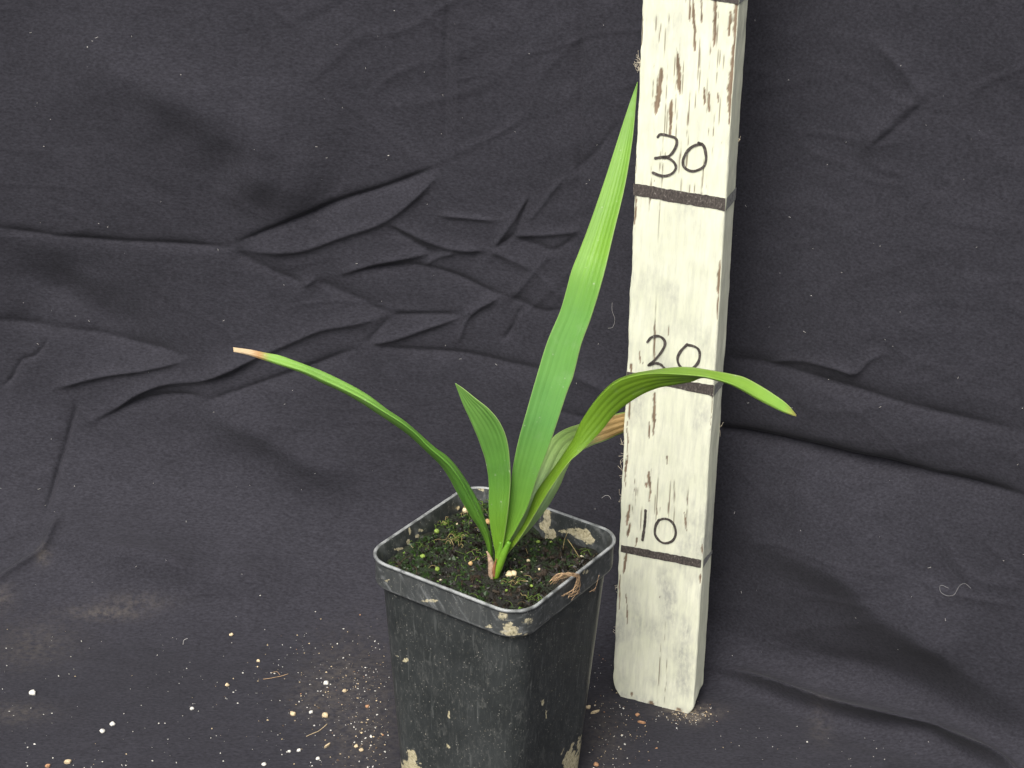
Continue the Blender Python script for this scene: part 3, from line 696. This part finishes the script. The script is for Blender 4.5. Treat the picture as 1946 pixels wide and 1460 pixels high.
for (px, py, n, m) in ((872, 1028, 30, 2), (862, 1034, 5, 0), (840, 1000, 18, 2), (800, 1040, 6, 2), (895, 1060, 5, 2), (905, 985, 14, 2), (880, 978, 5, 0), (1010, 1140, 10, 2), (985, 1110, 12, 2), (900, 960, 10, 2), (925, 960, 8, 2)):
    for _ in range(n):
        c = soil_pt(px + rg.normal() * 10, py + rg.normal() * 5, .0004); parts.append(strand(c, rg.uniform(.002, .006), rg.uniform(.00010, .0002), m if rg.random() < .8 else 0, rg, .002))
V, F, Mi = join(parts)
tag(mesh_obj('straw_and_moss_strands', V, F, mats=M_straw, midx=Mi), 'thin straw fibres and moss strands scattered on the soil', 'fibres', kind='stuff')

# ------------------------------------------------------------------ seedling
BASE = soil_pt(943, 1092)
YB = BASE[1]
plant = empty('palm_seedling', tuple(BASE))
tag(plant, 'young green palm seedling with five strap leaves growing in the square pot', 'seedling')

def leaf_mat(name, stops, tip=None, stripe=0.35, under=None, dry=None, gloss=0.47):
    m, nt, p = new_mat(name)
    lu, lv = attr(nt, 'lu'), attr(nt, 'lv')
    c = ramp(nt, lv, stops)
    cb = nt.nodes.new('ShaderNodeCombineXYZ')
    nt.links.new(math_(nt, 'MULTIPLY', lu, 26.0), cb.inputs[0]); nt.links.new(math_(nt, 'MULTIPLY', lv, 2.2), cb.inputs[1])
    s1 = noise(nt, cb.outputs[0], 1.0, 3, 0.6)
    cb2 = nt.nodes.new('ShaderNodeCombineXYZ')
    nt.links.new(math_(nt, 'MULTIPLY', lu, 90.0), cb2.inputs[0]); nt.links.new(math_(nt, 'MULTIPLY', lv, 3.0), cb2.inputs[1])
    s2 = noise(nt, cb2.outputs[0], 1.0, 2, 0.6)
    c = mix(nt, stripe, c, ramp(nt, s1, [(0.32, (0.6, 0.68, 0.6)), (0.68, (1.3, 1.2, 1.3))]), 'MULTIPLY')
    c = mix(nt, stripe * 0.8, c, ramp(nt, s2, [(0.3, (0.7, 0.75, 0.7)), (0.7, (1.25, 1.2, 1.25))]), 'MULTIPLY')
    bl = noise(nt, coords(nt), 120, 4, 0.65)
    c = mix(nt, ramp(nt, bl, [(0.55, 0.0), (0.8, 0.16)]), c, (0.36, 0.48, 0.30))      # faint mineral bloom
    c = mix(nt, 0.8, c, ramp(nt, noise(nt, coords(nt), 28, 4, 0.6), [(0.32, (0.82, 0.86, 0.85)), (0.68, (1.18, 1.12, 1.1))]), 'MULTIPLY')
    # paler leaf edge
    ed = math_(nt, 'ABSOLUTE', math_(nt, 'SUBTRACT', lu, 0.5))
    c = mix(nt, ramp(nt, ed, [(0.478, 0.0), (0.498, 0.55)]), c, (0.45, 0.55, 0.22))
    if dry:      # (start, end, colours)
        d = ramp(nt, math_(nt, 'ADD', lv, math_(nt, 'MULTIPLY', math_(nt, 'SUBTRACT', s1, 0.5), 0.10)), [(dry[0], 0.0), (dry[1], 1.0)])
        d = math_(nt, 'MULTIPLY', d, ramp(nt, math_(nt, 'ADD', ed, math_(nt, 'MULTIPLY', math_(nt, 'SUBTRACT', s2, 0.5), 0.06)), [(dry[2], 1.0), (dry[2] + 0.03, 0.0)]))
        c = mix(nt, d, c, ramp(nt, s2, [(0.3, (0.50, 0.32, 0.12)), (0.7, (0.78, 0.57, 0.28))]))
    if tip:      # (start, colour, border colour)
        c = mix(nt, ramp(nt, math_(nt, 'ADD', lv, math_(nt, 'MULTIPLY', math_(nt, 'SUBTRACT', s2, 0.5), 0.05)), [(tip[0] - 0.03, 0.0), (tip[0], 1.0)]), c, tip[2])
        c = mix(nt, ramp(nt, lv, [(tip[0] + 0.005, 0.0), (tip[0] + 0.03, 1.0)]), c, tip[1])
    nt.links.new(c, p.inputs['Base Color'])
    p.inputs['Roughness'].default_value = gloss; p.inputs['Specular IOR Level'].default_value = 0.4
    bump(nt, p, mix(nt, 0.5, s1, s2), 0.14, 0.0004)
    vo = N(nt, 'ShaderNodeTexVoronoi', Scale=260); nt.links.new(coords(nt), vo.inputs['Vector'])
    dots = math_(nt, 'MULTIPLY', ramp(nt, vo.outputs['Distance'], [(0.06, 0.7), (0.16, 0.0)]), ramp(nt, bl, [(0.5, 0.0), (0.62, 1.0)]))
    c = mix(nt, dots, c, (0.55, 0.58, 0.45))
    nt.links.new(c, p.inputs['Base Color'])
    tr = nt.nodes.new('ShaderNodeBsdfTranslucent')
    nt.links.new(mix(nt, 1.0, c, (1.0, 1.15, 0.5), 'MULTIPLY'), tr.inputs[0])
    ms = nt.nodes.new('ShaderNodeMixShader'); ms.inputs[0].default_value = 0.32
    nt.links.new(p.outputs[0], ms.inputs[1]); nt.links.new(tr.outputs[0], ms.inputs[2])
    nt.links.new(ms.outputs[0], nt.nodes['Material Output'].inputs[0])
    return m

def leaf(label, lines, depths, mat, n=110, cols=None, pleats=5, pleat=0.0004, camber=None, us=None):
    """lines: outline / fold lines in photograph pixels, base to tip; depths: for each line (t, y offset from the base) pairs"""
    K = len(lines); cols = cols or [22] * (K - 1)
    tt = np.linspace(0, 1, n); P3 = []
    for ln, dp in zip(lines, depths):
        q = smooth_line(ln, n)
        dd = smooth_interp(tt, dp)
        P3.append(np.array([on_y(a, b, YB + d) for (a, b), d in zip(q, dd)]))
    rows = []; lu = []
    us = us or list(np.linspace(0, 1, K))
    for k in range(K - 1):
        s = np.linspace(0, 1, cols[k] + 1)
        if k < K - 2: s = s[:-1]
        for a in s:
            rows.append(P3[k] * (1 - a) + P3[k + 1] * a); lu.append(us[k] + (us[k + 1] - us[k]) * a)
    G = np.stack(rows, 1); U = np.array(lu)                       # n x m x 3
    T = np.gradient(G, axis=0); A = np.gradient(G, axis=1)
    Nn = np.cross(T, A); Nn /= np.linalg.norm(Nn, axis=2)[..., None] + 1e-12
    toward = np.sign((Nn * (CAM - G)).sum(2).mean()); Nn *= toward
    W = np.linalg.norm(G[:, -1] - G[:, 0], axis=1); wf = np.clip(W / (W.max() + 1e-9), 0, 1)[:, None]
    disp = pleat * wf * (np.abs(np.sin(np.pi * U * pleats + 0.4))[None] * 2 - 1.2) * sstep(0, 0.08, np.minimum(U, 1 - U))[None]
    if camber: disp = disp + camber * wf * (np.sin(np.pi * U))[None]
    disp = disp + 0.0004 * wf * fbm(np.broadcast_to(U[None] * 2, disp.shape), np.broadcast_to(tt[:, None] * 9, disp.shape), 2, len(label))
    G = G + Nn * disp[..., None]
    m = G.shape[1]
    o = mesh_obj('leaf', G.reshape(-1, 3), grid_faces(n, m), mat, plant,
                 attrs={'lu': np.broadcast_to(U[None], (n, m)).ravel(), 'lv': np.broadcast_to(tt[:, None], (n, m)).ravel()})
    o['label'] = label
    sm = o.modifiers.new('thickness', 'SOLIDIFY'); sm.thickness = 0.00045; sm.offset = 0
    return o
def smooth_interp(t, pairs):
    x = [a for a, _ in pairs]; y = [b for _, b in pairs]
    f = np.linspace(0, 1, 401); v = np.interp(f, x, y)
    k = np.exp(-np.linspace(-2, 2, 81) ** 2); k /= k.sum()
    v2 = np.convolve(np.pad(v, 40, mode='reflect', reflect_type='odd'), k, 'valid')
    return np.interp(t, f, v2)

G_base = (0.20, 0.36, 0.03)
M_tall = leaf_mat('tall_leaf_green', [(0.0, G_base), (0.10, (0.16, 0.35, 0.04)), (0.30, (0.14, 0.35, 0.085)), (0.52, (0.165, 0.385, 0.08)), (0.66, (0.19, 0.39, 0.04)), (1.0, (0.17, 0.35, 0.05))], stripe=0.22)
M_short = leaf_mat('short_leaf_green', [(0.0, G_base), (0.12, (0.18, 0.37, 0.03)), (0.5, (0.13, 0.33, 0.055)), (1.0, (0.20, 0.40, 0.09))], stripe=0.2)
M_arch = leaf_mat('arching_leaf_green', [(0.0, (0.20, 0.34, 0.03)), (0.35, (0.15, 0.29, 0.02)), (0.6, (0.17, 0.31, 0.022)), (0.72, (0.24, 0.40, 0.05)), (1.0, (0.26, 0.48, 0.08))], tip=(0.993, (0.55, 0.45, 0.22), (0.40, 0.40, 0.10)), stripe=0.18)
M_left = leaf_mat('reaching_leaf_green', [(0.0, (0.15, 0.32, 0.03)), (0.22, (0.10, 0.26, 0.04)), (0.40, (0.15, 0.36, 0.05)), (0.6, (0.23, 0.46, 0.09)), (1.0, (0.27, 0.48, 0.09))], tip=(0.925, (0.66, 0.50, 0.31), (0.52, 0.30, 0.13)), stripe=0.25)
M_back = leaf_mat('pale_leaf_green', [(0.0, (0.24, 0.38, 0.10)), (0.3, (0.30, 0.44, 0.20)), (0.6, (0.24, 0.38, 0.10)), (1.0, (0.24, 0.38, 0.08))], dry=(0.66, 0.74, 0.43), gloss=0.5)
M_stem = leaf_mat('stem_green', [(0.0, (0.22, 0.40, 0.03)), (1.0, (0.15, 0.36, 0.03))], stripe=0.2)

# pale half-dried leaf that bends over behind the post
leaf('pale leaf with a dry brown end passing behind the post',
     [[(955, 1050), (968, 1010), (990, 960), (1010, 915), (1030, 865), (1048, 835), (1063, 822), (1081, 813), (1100, 807), (1130, 796), (1170, 787), (1190, 783), (1240, 780)],
      [(960, 1056), (982, 1032), (1010, 1003), (1039, 966), (1063, 926), (1078, 890), (1092, 866), (1120, 849), (1152, 837), (1186, 822), (1240, 806)]],
     [[(0, 0.002), (0.3, 0.014), (0.6, 0.06), (0.8, 0.118), (1, 0.138)], [(0, 0.003), (0.3, 0.012), (0.6, 0.050), (0.8, 0.114), (1, 0.136)]], M_back, pleats=4, camber=0.0012)
# tall upright leaf
leaf('tall upright leaf reaching the post above the 30 mark',
     [[(943, 1078), (950, 1055), (959, 1012), (968, 953), (974, 893), (986, 834), (1003, 774), (1019, 718), (1040, 650), (1064, 594), (1076, 555), (1086, 517), (1101, 477), (1130, 399), (1159, 313), (1180, 247), (1197, 195), (1211, 156)],
      [(949, 1080), (962, 1040), (982, 1004), (1001, 968), (1013, 932), (1025, 896), (1040, 858), (1057, 808), (1078, 744), (1089, 716), (1105, 654), (1124, 601), (1147, 523), (1167, 440), (1188, 350), (1202, 264), (1208, 200), (1212, 156)]],
     [[(0, 0.0), (0.3, -0.004), (0.6, 0.010), (0.85, 0.040), (1, 0.058)], [(0, 0.0), (0.15, -0.006), (0.3, -0.009), (0.6, 0.002), (0.85, 0.036), (1, 0.058)]], M_tall, pleats=6, pleat=0.0002, n=140, camber=-0.0016)
# short leaf
leaf('short broad leaf with a pointed tip between the tall leaf and the reaching leaf',
     [[(940, 1080), (941, 1050), (938, 1036), (932, 1000), (929, 960), (929, 921), (923, 876), (908, 831), (893, 797), (881, 771), (872, 748), (865, 729)],
      [(947, 1080), (954, 1045), (962, 1000), (968, 950), (970, 900), (965, 845), (952, 808), (931, 780), (902, 756), (882, 740), (866, 729)]],
     [[(0, 0.0), (0.4, 0.0), (1, -0.004)], [(0, -0.001), (0.3, -0.006), (0.6, -0.006), (1, -0.004)]], M_short, pleats=6, pleat=0.0003, camber=-0.0012)
# leaf arching to the right, in front of the post
_A = [(957, 1054), (975, 1028), (1000, 987), (1018, 940), (1039, 908), (1069, 866), (1090, 834), (1102, 807), (1120, 777), (1144, 747), (1170, 724), (1203, 711), (1239, 704), (1278, 699), (1308, 698), (1337, 702), (1367, 707), (1391, 712), (1415, 718), (1442, 732), (1469, 749), (1495, 768), (1513, 789)]
_Mm = [(957, 1054), (975, 1029), (1000, 988), (1018, 941), (1039, 909), (1069, 867), (1090, 835), (1102, 808), (1121, 778), (1145, 749), (1171, 726.5), (1204, 715), (1240, 710), (1279, 711), (1308, 713), (1337, 716), (1364, 722), (1388, 729.5), (1411, 740), (1437, 755), (1464, 769), (1490, 782), (1513, 790)]
_B = [(960, 1058), (980, 1034), (1003, 1000), (1027, 960), (1050, 923), (1081, 880), (1100, 862), (1117, 846), (1144, 818), (1164, 793), (1188, 771), (1218, 751), (1248, 738), (1270, 733), (1293, 729), (1314, 725), (1335, 718), (1362, 723.5), (1388, 731), (1410, 742), (1436, 757), (1463, 771), (1489, 783.5), (1513, 791)]
leaf('long leaf arching over to the right across the 20 mark',
     [_A, _Mm, _B],
     [[(0, 0.002), (0.3, 0.006), (0.55, 0.006), (0.8, 0.0), (1, -0.006)], [(0, 0.001), (0.3, 0.002), (0.55, -0.002), (0.8, -0.008), (1, -0.008)], [(0, 0.0), (0.3, -0.006), (0.5, 0.002), (0.7, -0.001), (0.85, -0.007), (1, -0.008)]],
     M_arch, n=160, cols=[10, 20], us=[0.0, 0.12, 1.0], pleats=5, pleat=0.00014)
# leaf reaching to the left
_A = [(934, 1078), (936, 1050), (932, 1020), (924, 995), (914, 965), (903, 943), (886, 914), (868, 888), (850, 868), (825, 850), (800, 828), (769, 801), (735, 778), (700, 752), (660, 729), (620, 709), (590, 697), (560, 686), (532, 676), (505, 671), (475, 665), (443, 661)]
_Mm = [(932, 1080), (932, 1050), (927, 1022), (918, 998), (905, 972), (892, 945), (876, 915), (858, 890), (840, 872), (815, 850), (790, 825), (762, 803), (728, 782), (692, 760), (652, 740), (614, 723), (582, 708), (552, 698), (526, 690), (500, 681), (472, 673), (444, 667)]
_B = [(929, 1080), (928, 1052), (921, 1026), (910, 1004), (895, 983), (880, 958), (866, 932), (852, 905), (835, 882), (808, 856), (778, 828), (748, 806), (718, 786), (684, 764), (648, 744), (611, 727), (580, 711), (551, 700), (525, 692), (499, 683), (471, 674), (444, 668)]
leaf('narrow leaf reaching out to the left with a dry tan tip',
     [_A, _Mm, _B],
     [[(0, 0.002), (0.4, 0.006), (0.7, 0.004), (1, 0.004)], [(0, 0.0), (0.3, -0.003), (0.6, -0.001), (1, 0.002)], [(0, 0.002), (0.3, 0.003), (0.6, 0.003), (1, 0.002)]],
     M_left, n=150, cols=[12, 12], us=[0.0, 0.55, 1.0], pleats=3, pleat=0.0003)
# stem and papery sheath at the base
def ytube(px, dy, rad, n=24, seg=14, flat=0.75):
    q = smooth_line(px, n); P = np.array([on_y(a, b, YB + dy) for a, b in q]); return tube(P, np.interp(np.linspace(0, 1, n), np.linspace(0, 1, len(rad)), rad), seg)
def stem_part(name, px, dy, rad, mat, label=None):
    V, F = ytube(px, dy, rad)
    o = mesh_obj(name, V, F, mat, plant, attrs={'lu': np.full(len(V), .4), 'lv': np.linspace(0, 1, len(V))})
    if label: o['label'] = label
stem_part('stem', [(941, 1098), (948, 1078), (958, 1052), (968, 1030)], -0.0035, [0.0016, 0.0019, 0.0018, 0.0011], M_stem)
stem_part('stem', [(943, 1096), (945, 1075), (950, 1050), (952, 1030)], -0.0015, [0.0016, 0.0018, 0.0015, 0.0008], M_stem)
M_sheath = plain('papery_brown_sheath', (0.36, 0.25, 0.17), 0.9, 0.4, 700)
V, F = ytube([(936, 1098), (934, 1075), (929, 1056), (925, 1048)], -0.0025, [0.0019, 0.0020, 0.0012, 0.0003])
o = mesh_obj('sheath', V, F, M_sheath, plant); o['label'] = 'papery pale brown sheath at the base'
V, F = ytube([(940, 1096), (939, 1082), (942, 1068), (944, 1062)], -0.0042, [0.0009, 0.0010, 0.0006, 0.0002])
o = mesh_obj('sheath', V, F, plain('reddish_sheath', (0.22, 0.09, 0.04), .8), plant); o['label'] = 'reddish brown sheath scale at the base'

# ------------------------------------------------------------------ pellets on the soil
ZS = 500 / 1946
M_pel = plain('cream_fertiliser_pellet', (0.66, 0.55, 0.34), 0.6, 0.18, 500)
M_pelg = plain('green_stained_pellet', (0.19, 0.27, 0.05), 0.6, 0.35, 500)
M_pelt = plain('tan_pellet', (0.52, 0.33, 0.15), 0.6, 0.25, 500)
pel = [(685, 293, 27, 0), (757, 315, 21, 0), (555, 367, 18, 0), (921, 402, 22, 2), (918, 228, 13, 1), (795, 708, 15, 2), (547, 750, 17, 1), (606, 412, 15, 1), (545, 470, 17, 1), (440, 655, 16, 1), (1294, 548, 14, 1), (1222, 686, 12, 0), (1245, 872, 10, 1), (697, 415, 9, 0), (488, 700, 9, 2), (1302, 748, 8, 0), (1060, 905, 9, 1), (1390, 548, 9, 1)]
PL = ['bigger cream pellet of the close pair beside the reaching leaf', 'smaller cream pellet of the close pair beside the reaching leaf', 'single cream pellet beside the pot wall near the close pair', 'tan pellet tucked against the short leaf and the reaching leaf', 'yellow green pellet half hidden behind the short leaf', 'crumbly tan pellet on bare soil beside the brown sheath', 'bright green round pellet close to the front wall of the pot', 'small green pellet between the single cream pellet and the moss tuft', 'green pellet lying next to the pale crust on the pot wall', 'dull green pellet near the empty pot corner', 'yellow green pellet on the soil below the tall tan crust', 'small cream crumb on the soil between the stem and the leaning straw', 'tiny green pellet on the soil near the root tuft', 'tiny cream pellet in the moss behind the moss tuft', 'tiny tan pellet beside the dull green pellet', 'tiny cream grain between the double pellet and the root tuft', 'tiny green pellet on the soil in front of the double pellet', 'tiny green moss pellet beside the low tan crust']
for k, (x, y, r, t) in enumerate(pel):
    rr_ = r * ZS * MPP * 1.15; c = soil_pt(690 + x * ZS, 890 + y * ZS + r * ZS * .4, rr_ * 0.55)
    V, F = blob(c, rr_, (1, 1, 0.92), k, 0.10, 12, 9)
    tag(mesh_obj('pellet', V, F, (M_pel, M_pelg, M_pelt)[t]), PL[k], 'pellet', 'pellets on the soil')
c = soil_pt(690 + 1097 * ZS, 890 + 800 * ZS, 0.0012)
V, F, _ = join([blob(c + np.array([-.0011, 0, 0]), 0.0019, (1, 1, .9), 40, .12, 12, 9), blob(c + np.array([.0012, .0004, .0003]), 0.0016, (1, 1, .9), 41, .12, 12, 9)])
tag(mesh_obj('pellet', V, F, M_pel), 'large cream double pellet lying right beside the stem', 'pellet', 'pellets on the soil')

# dry roots hanging over the rim
M_root = plain('dry_root', (0.42, 0.28, 0.16), 0.85, 0.3, 600)
pr = QC + qe * (HS + 0.0012); rgr = np.random.default_rng(8); parts = []
def rp(x, y, o=0.0): return on_plane(690 + x * ZS, 890 + y * ZS, pr + qe * o, qe)
for k in range(11):
    a = rgr.normal(size=4)
    parts.append(tube(smooth_line([rp(1408 + 14 * a[0], 845 + 9 * a[1], -.007), rp(1450 + 12 * a[1], 800 + 9 * a[0], -.004), rp(1520, 788 + 7 * a[2], -.0005), rp(1590 + 8 * a[3], 800 + 6 * a[0], .0012), rp(1598 + 10 * a[2], 850, .0010), rp(1575 + 16 * a[1], 900 + 14 * a[3], .0008), rp(1520 + 22 * a[0], 962 + 18 * a[2], .0014)], 30), 0.00016, 5))
for k in range(4):
    a = rgr.normal(size=4)
    parts.append(tube(smooth_line([rp(1400, 830 + 8 * a[0], -.006), rp(1470, 790 + 10 * a[1], -.003), rp(1560, 785 + 8 * a[2], .001), rp(1607, 805, .0012)], 16), 0.00013, 5))
V, F, _ = join(parts)
tag(mesh_obj('root_tuft', V, F, M_root), 'tuft of dry tan roots hanging over the pot rim', 'roots')
parts = [tube(smooth_line([rp(1745, 790, .0005), rp(1730, 850, -.0004), rp(1715, 890, -.0006), rp(1675, 915, -.0004)], 14), 0.00014, 5), tube(smooth_line([rp(1720, 880, -.0005), rp(1712, 905, -.0006), rp(1700, 912, -.0004)], 8), 0.0001, 5)]
V, F, _ = join(parts); tag(mesh_obj('root_thread', V, F, M_root), 'single thin dry root clinging under the pot rim', 'root')
for lab, pts, rad in (('long straw standing against the crust inside the pot', [(1510, 480), (1490, 530), (1478, 605)], .00016), ('straw leaning inside the pot below the crust wedge', [(1512, 525), (1550, 580), (1600, 660)], .0002), ('thin straw standing in the empty pot corner', [(195, 530), (194, 590), (190, 655)], .00014)):
    P = []
    for k, (x, y) in enumerate(pts): P.append(soil_pt(690 + x * ZS, 890 + y * ZS, 0) if k == 2 else soil_pt(690 + pts[2][0] * ZS, 890 + pts[2][1] * ZS) * 1.0)
    g0 = P[2]; P = [on_y(690 + x * ZS, 890 + y * ZS, g0[1] + (0.004 if k < 2 else 0) * (2 - k) / 2) for k, (x, y) in enumerate(pts)]
    V, F = tube(smooth_line(P, 10), rad, 5); tag(mesh_obj('straw', V, F, M_straw[0]), lab, 'straw')

# ------------------------------------------------------------------ bits on the cloth
M_bit = [plain('white_grit', (0.62, 0.60, 0.55), .8, .2), plain('tan_grit', (0.52, 0.41, 0.26), .8, .3), plain('orange_bark', (0.40, 0.22, 0.12), .8, .3), plain('dark_crumb', (0.12, 0.08, 0.05), .9, .3)]
rg = np.random.default_rng(77)
def floor_pt(px, py, lift=0.0): return cloth_point(px, py, lift)
big = [(62, 1319, 7, 0, 'cream'), (214, 1378, 5, 0, 'white'), (195, 1392, 5, 0, 'white'), (620, 1302, 6, 0, 'white'), (618, 1363, 7, 1, 'cream'), (557, 1360, 6, 1, 'tan'), (591, 1356, 4, 0, 'white'), (440, 1212, 4, 1, 'tan'), (491, 1259, 4, 1, 'tan'), (365, 1349, 4, 0, 'white'), (432, 1304, 4, 1, 'tan'), (604, 1444, 4, 0, 'white'), (502, 1455, 4, 0, 'white'), (568, 1428, 4, 0, 'white'), (550, 1430, 3, 0, 'white'), (677, 1420, 4, 1, 'tan'), (687, 1427, 4, 1, 'tan'), (1211, 1360, 4, 2, 'brown'), (1118, 1346, 5, 1, 'tan'), (1133, 1455, 5, 2, 'brown'), (698, 1345, 4, 2, 'brown'), (655, 1316, 4, 1, 'tan')]
LB = {'cream': ('cream oval pellet lying on the black cloth', 'cream pellets on the cloth'), 'white': ('white perlite grain lying on the black cloth', 'white perlite grains on the cloth'), 'tan': ('tan fertiliser grain lying on the black cloth', 'tan grains on the cloth'), 'brown': ('reddish brown bark crumb lying on the black cloth', 'bark crumbs on the cloth')}
NM = {'cream': ('pellet', 'pellet'), 'white': ('perlite_grain', 'perlite'), 'tan': ('fertiliser_grain', 'grain'), 'brown': ('bark_crumb', 'bark')}
BLAB = {0: 'plump cream pellet lying alone on the bare cloth', 3: 'large white perlite grain with a dusty halo near the pot', 4: 'large cream oval pellet in the grit near the pot', 5: 'lumpy tan grain beside the white grain in the grit', 7: 'small tan grain alone at the edge of the grit', 8: 'small tan grain above the bent root on the cloth', 17: 'reddish brown bark crumb in front of the post foot', 18: 'lumpy tan grain beside the curved wood chip', 19: 'reddish brown bark crumb beside the pot foot', 20: 'reddish brown bark crumb in the grit'}
BLAB.update({1: 'white perlite grain, one of a pair close together on the bare cloth', 2: 'white perlite grain, one of a pair close together on the bare cloth'})
for k, (px, py, r, mi, kind) in enumerate(big):
    rr_ = r * MPP; V, F = blob(floor_pt(px, py, rr_ * .45), rr_, (1.1, 1.1, .75), 100 + k, .22, 10, 7)
    tag(mesh_obj(NM[kind][0], V, F, M_bit[mi]), BLAB.get(k, LB[kind][0]), NM[kind][1], LB[kind][1])
def chip(lab, px, py, L, w, ang, mat, name='bark_chip', cat='bark'):
    c = floor_pt(px, py, .0005); d = np.array([math.cos(ang), math.sin(ang), 0]); s = np.array([-d[1], d[0], 0])
    prof2 = [(-1, 0, 0), (-.5, .8, .2), (.2, 1, .1), (1, .2, .3), (.5, -.8, .2), (-.4, -.9, 0)]
    top = [c + d * L * a + s * w * b + np.array([0, 0, .0006 + .0006 * z]) for a, b, z in prof2]; bot = [c + d * L * a + s * w * b + np.array([0, 0, -.0004]) for a, b, z in prof2]
    F = [list(range(6)), list(range(6, 12))[::-1]] + [[k, 6 + k, 6 + (k + 1) % 6, (k + 1) % 6] for k in range(6)]
    tag(mesh_obj(name, top + bot, F, mat, smooth=False), lab, cat)
chip('curved tan wood chip beside the pot foot on the cloth', 1131, 1355, .0028, .0007, .5, M_bit[1], 'wood_chip', 'wood chip')
chip('reddish bark sliver in front of the post foot', 1219, 1375, .0022, .0006, -.3, M_bit[2])
chip('flat tan bark flake far out on the bare cloth', 129, 1451, .0020, .0014, .3, M_bit[1])
chip('orange bark flake beside the flat tan flake', 91, 1458, .0014, .001, .3, M_bit[2])
chip('tan wood splinter among the grit near the pot', 622, 1420, .0024, .0005, .9, M_bit[1], 'wood_splinter', 'splinter')
parts = []
def scatter(n, fn, rlo, rhi, pm):
    for _ in range(n):
        px, py = fn()
        if py > 1475 or px < -20 or px > 1960: continue
        if 740 < px < 1120 and py > 1180: continue
        r = rlo + (rhi - rlo) * rg.random() ** 2.5
        k = int(rg.choice(4, p=pm)); parts.append((*bit(floor_pt(px, py, r * .5), r, rg), k))
scatter(230, lambda: (rg.normal(700, 40), rg.normal(1400, 45)), .00015, .00075, [.30, .46, .06, .18])
scatter(170, lambda: (rg.normal(680, 45), rg.normal(1290, 45)), .00015, .0006, [.42, .34, .06, .18])
scatter(170, lambda: (rg.normal(570, 80), rg.normal(1310, 60)), .00015, .0006, [.55, .28, .05, .12])
scatter(180, lambda: (rg.uniform(0, 740), 1190 + 280 * rg.random() ** .7),   .00015, .00055, [.88, .1, .01, .01])
scatter(170, lambda: (rg.normal(1170, 45), rg.normal(1370, 60)), .00015, .0006, [.4, .32, .1, .18])
scatter(90, lambda: (rg.uniform(1110, 1260), rg.uniform(1230, 1460)), .0002, .0006, [.6, .3, .05, .05])
scatter(140, lambda: (rg.normal(1310, 25), rg.normal(1358, 10)), .0002, .00055, [.35, .55, .05, .05])
scatter(36, lambda: (rg.uniform(1340, 1800), rg.uniform(1370, 1460)), .00015, .00045, [.9, .1, 0, 0])
V, F, Mi = join(parts)
tag(mesh_obj('grit', V, F, mats=M_bit, midx=Mi, smooth=False), 'scattered pale grit and crumbs on the black cloth', 'grit', kind='stuff')
parts = []
for _ in range(170):
    px, py = rg.uniform(0, 1946), rg.uniform(0, 1250)
    r = .00010 + .00028 * rg.random() ** 4
    c = cloth_point(px, py, .0003)
    if rg.random() < .5: parts.append((*bit(c, r, rg), 0))
    else:
        d = rg.normal(size=3) * np.array([1, .2, 1]); d /= np.linalg.norm(d); L = .0003 + .0007 * rg.random() ** 2
        parts.append((*tube([c - d * L, c + rg.normal(size=3) * L * .2, c + d * L], .00006, 4), 0))
V, F, Mi = join(parts)
tag(mesh_obj('lint', V, F, mats=M_bit[:1], midx=Mi, smooth=False), 'tiny white lint specks clinging to the black cloth', 'lint', kind='stuff')
M_thr = plain('white_thread', (0.40, 0.39, 0.38), .9, .1)
def thread(lab, pts, rad, mat, name='thread', cat='thread'):
    q = smooth_line(pts, 5 * len(pts)); P = [cloth_point(a, b, rad * 1.1 + .0002) for a, b in q]
    V, F = tube(P, rad, 5); tag(mesh_obj(name, V, F, mat), lab, cat)
thread('looped pale thread stuck to the cloth away from the post', [(1842, 1112), (1832, 1104), (1822, 1107), (1810, 1122), (1796, 1124), (1784, 1117), (1785, 1107), (1800, 1112)], .00005, M_thr)
thread('short curled white lint thread between the tall leaf and the post', [(1163, 573), (1163, 588), (1168, 605), (1164, 620), (1155, 622)], .00008, M_thr)
thread('tiny white hook of lint beside the 10 mark', [(1143, 944), (1150, 939), (1157, 940), (1161, 946)], .00010, M_thr)
thread('thin bent root lying on the cloth among the grit', [(500, 1294), (515, 1292), (535, 1288), (548, 1284)], .00016, M_root, 'root_thread', 'root')
thread('small root loop beside the thin bent root', [(516, 1282), (526, 1280), (532, 1286)], .00012, M_root, 'root_thread', 'root')
thread('tan root strand in the grit near the pot', [(582, 1402), (598, 1395), (608, 1390), (622, 1378)], .0002, M_bit[1], 'root_thread', 'root')
thread('white bent fibre on the bare cloth', [(348, 1228), (350, 1220), (357, 1217)], .00014, M_thr, 'fibre', 'fibre')
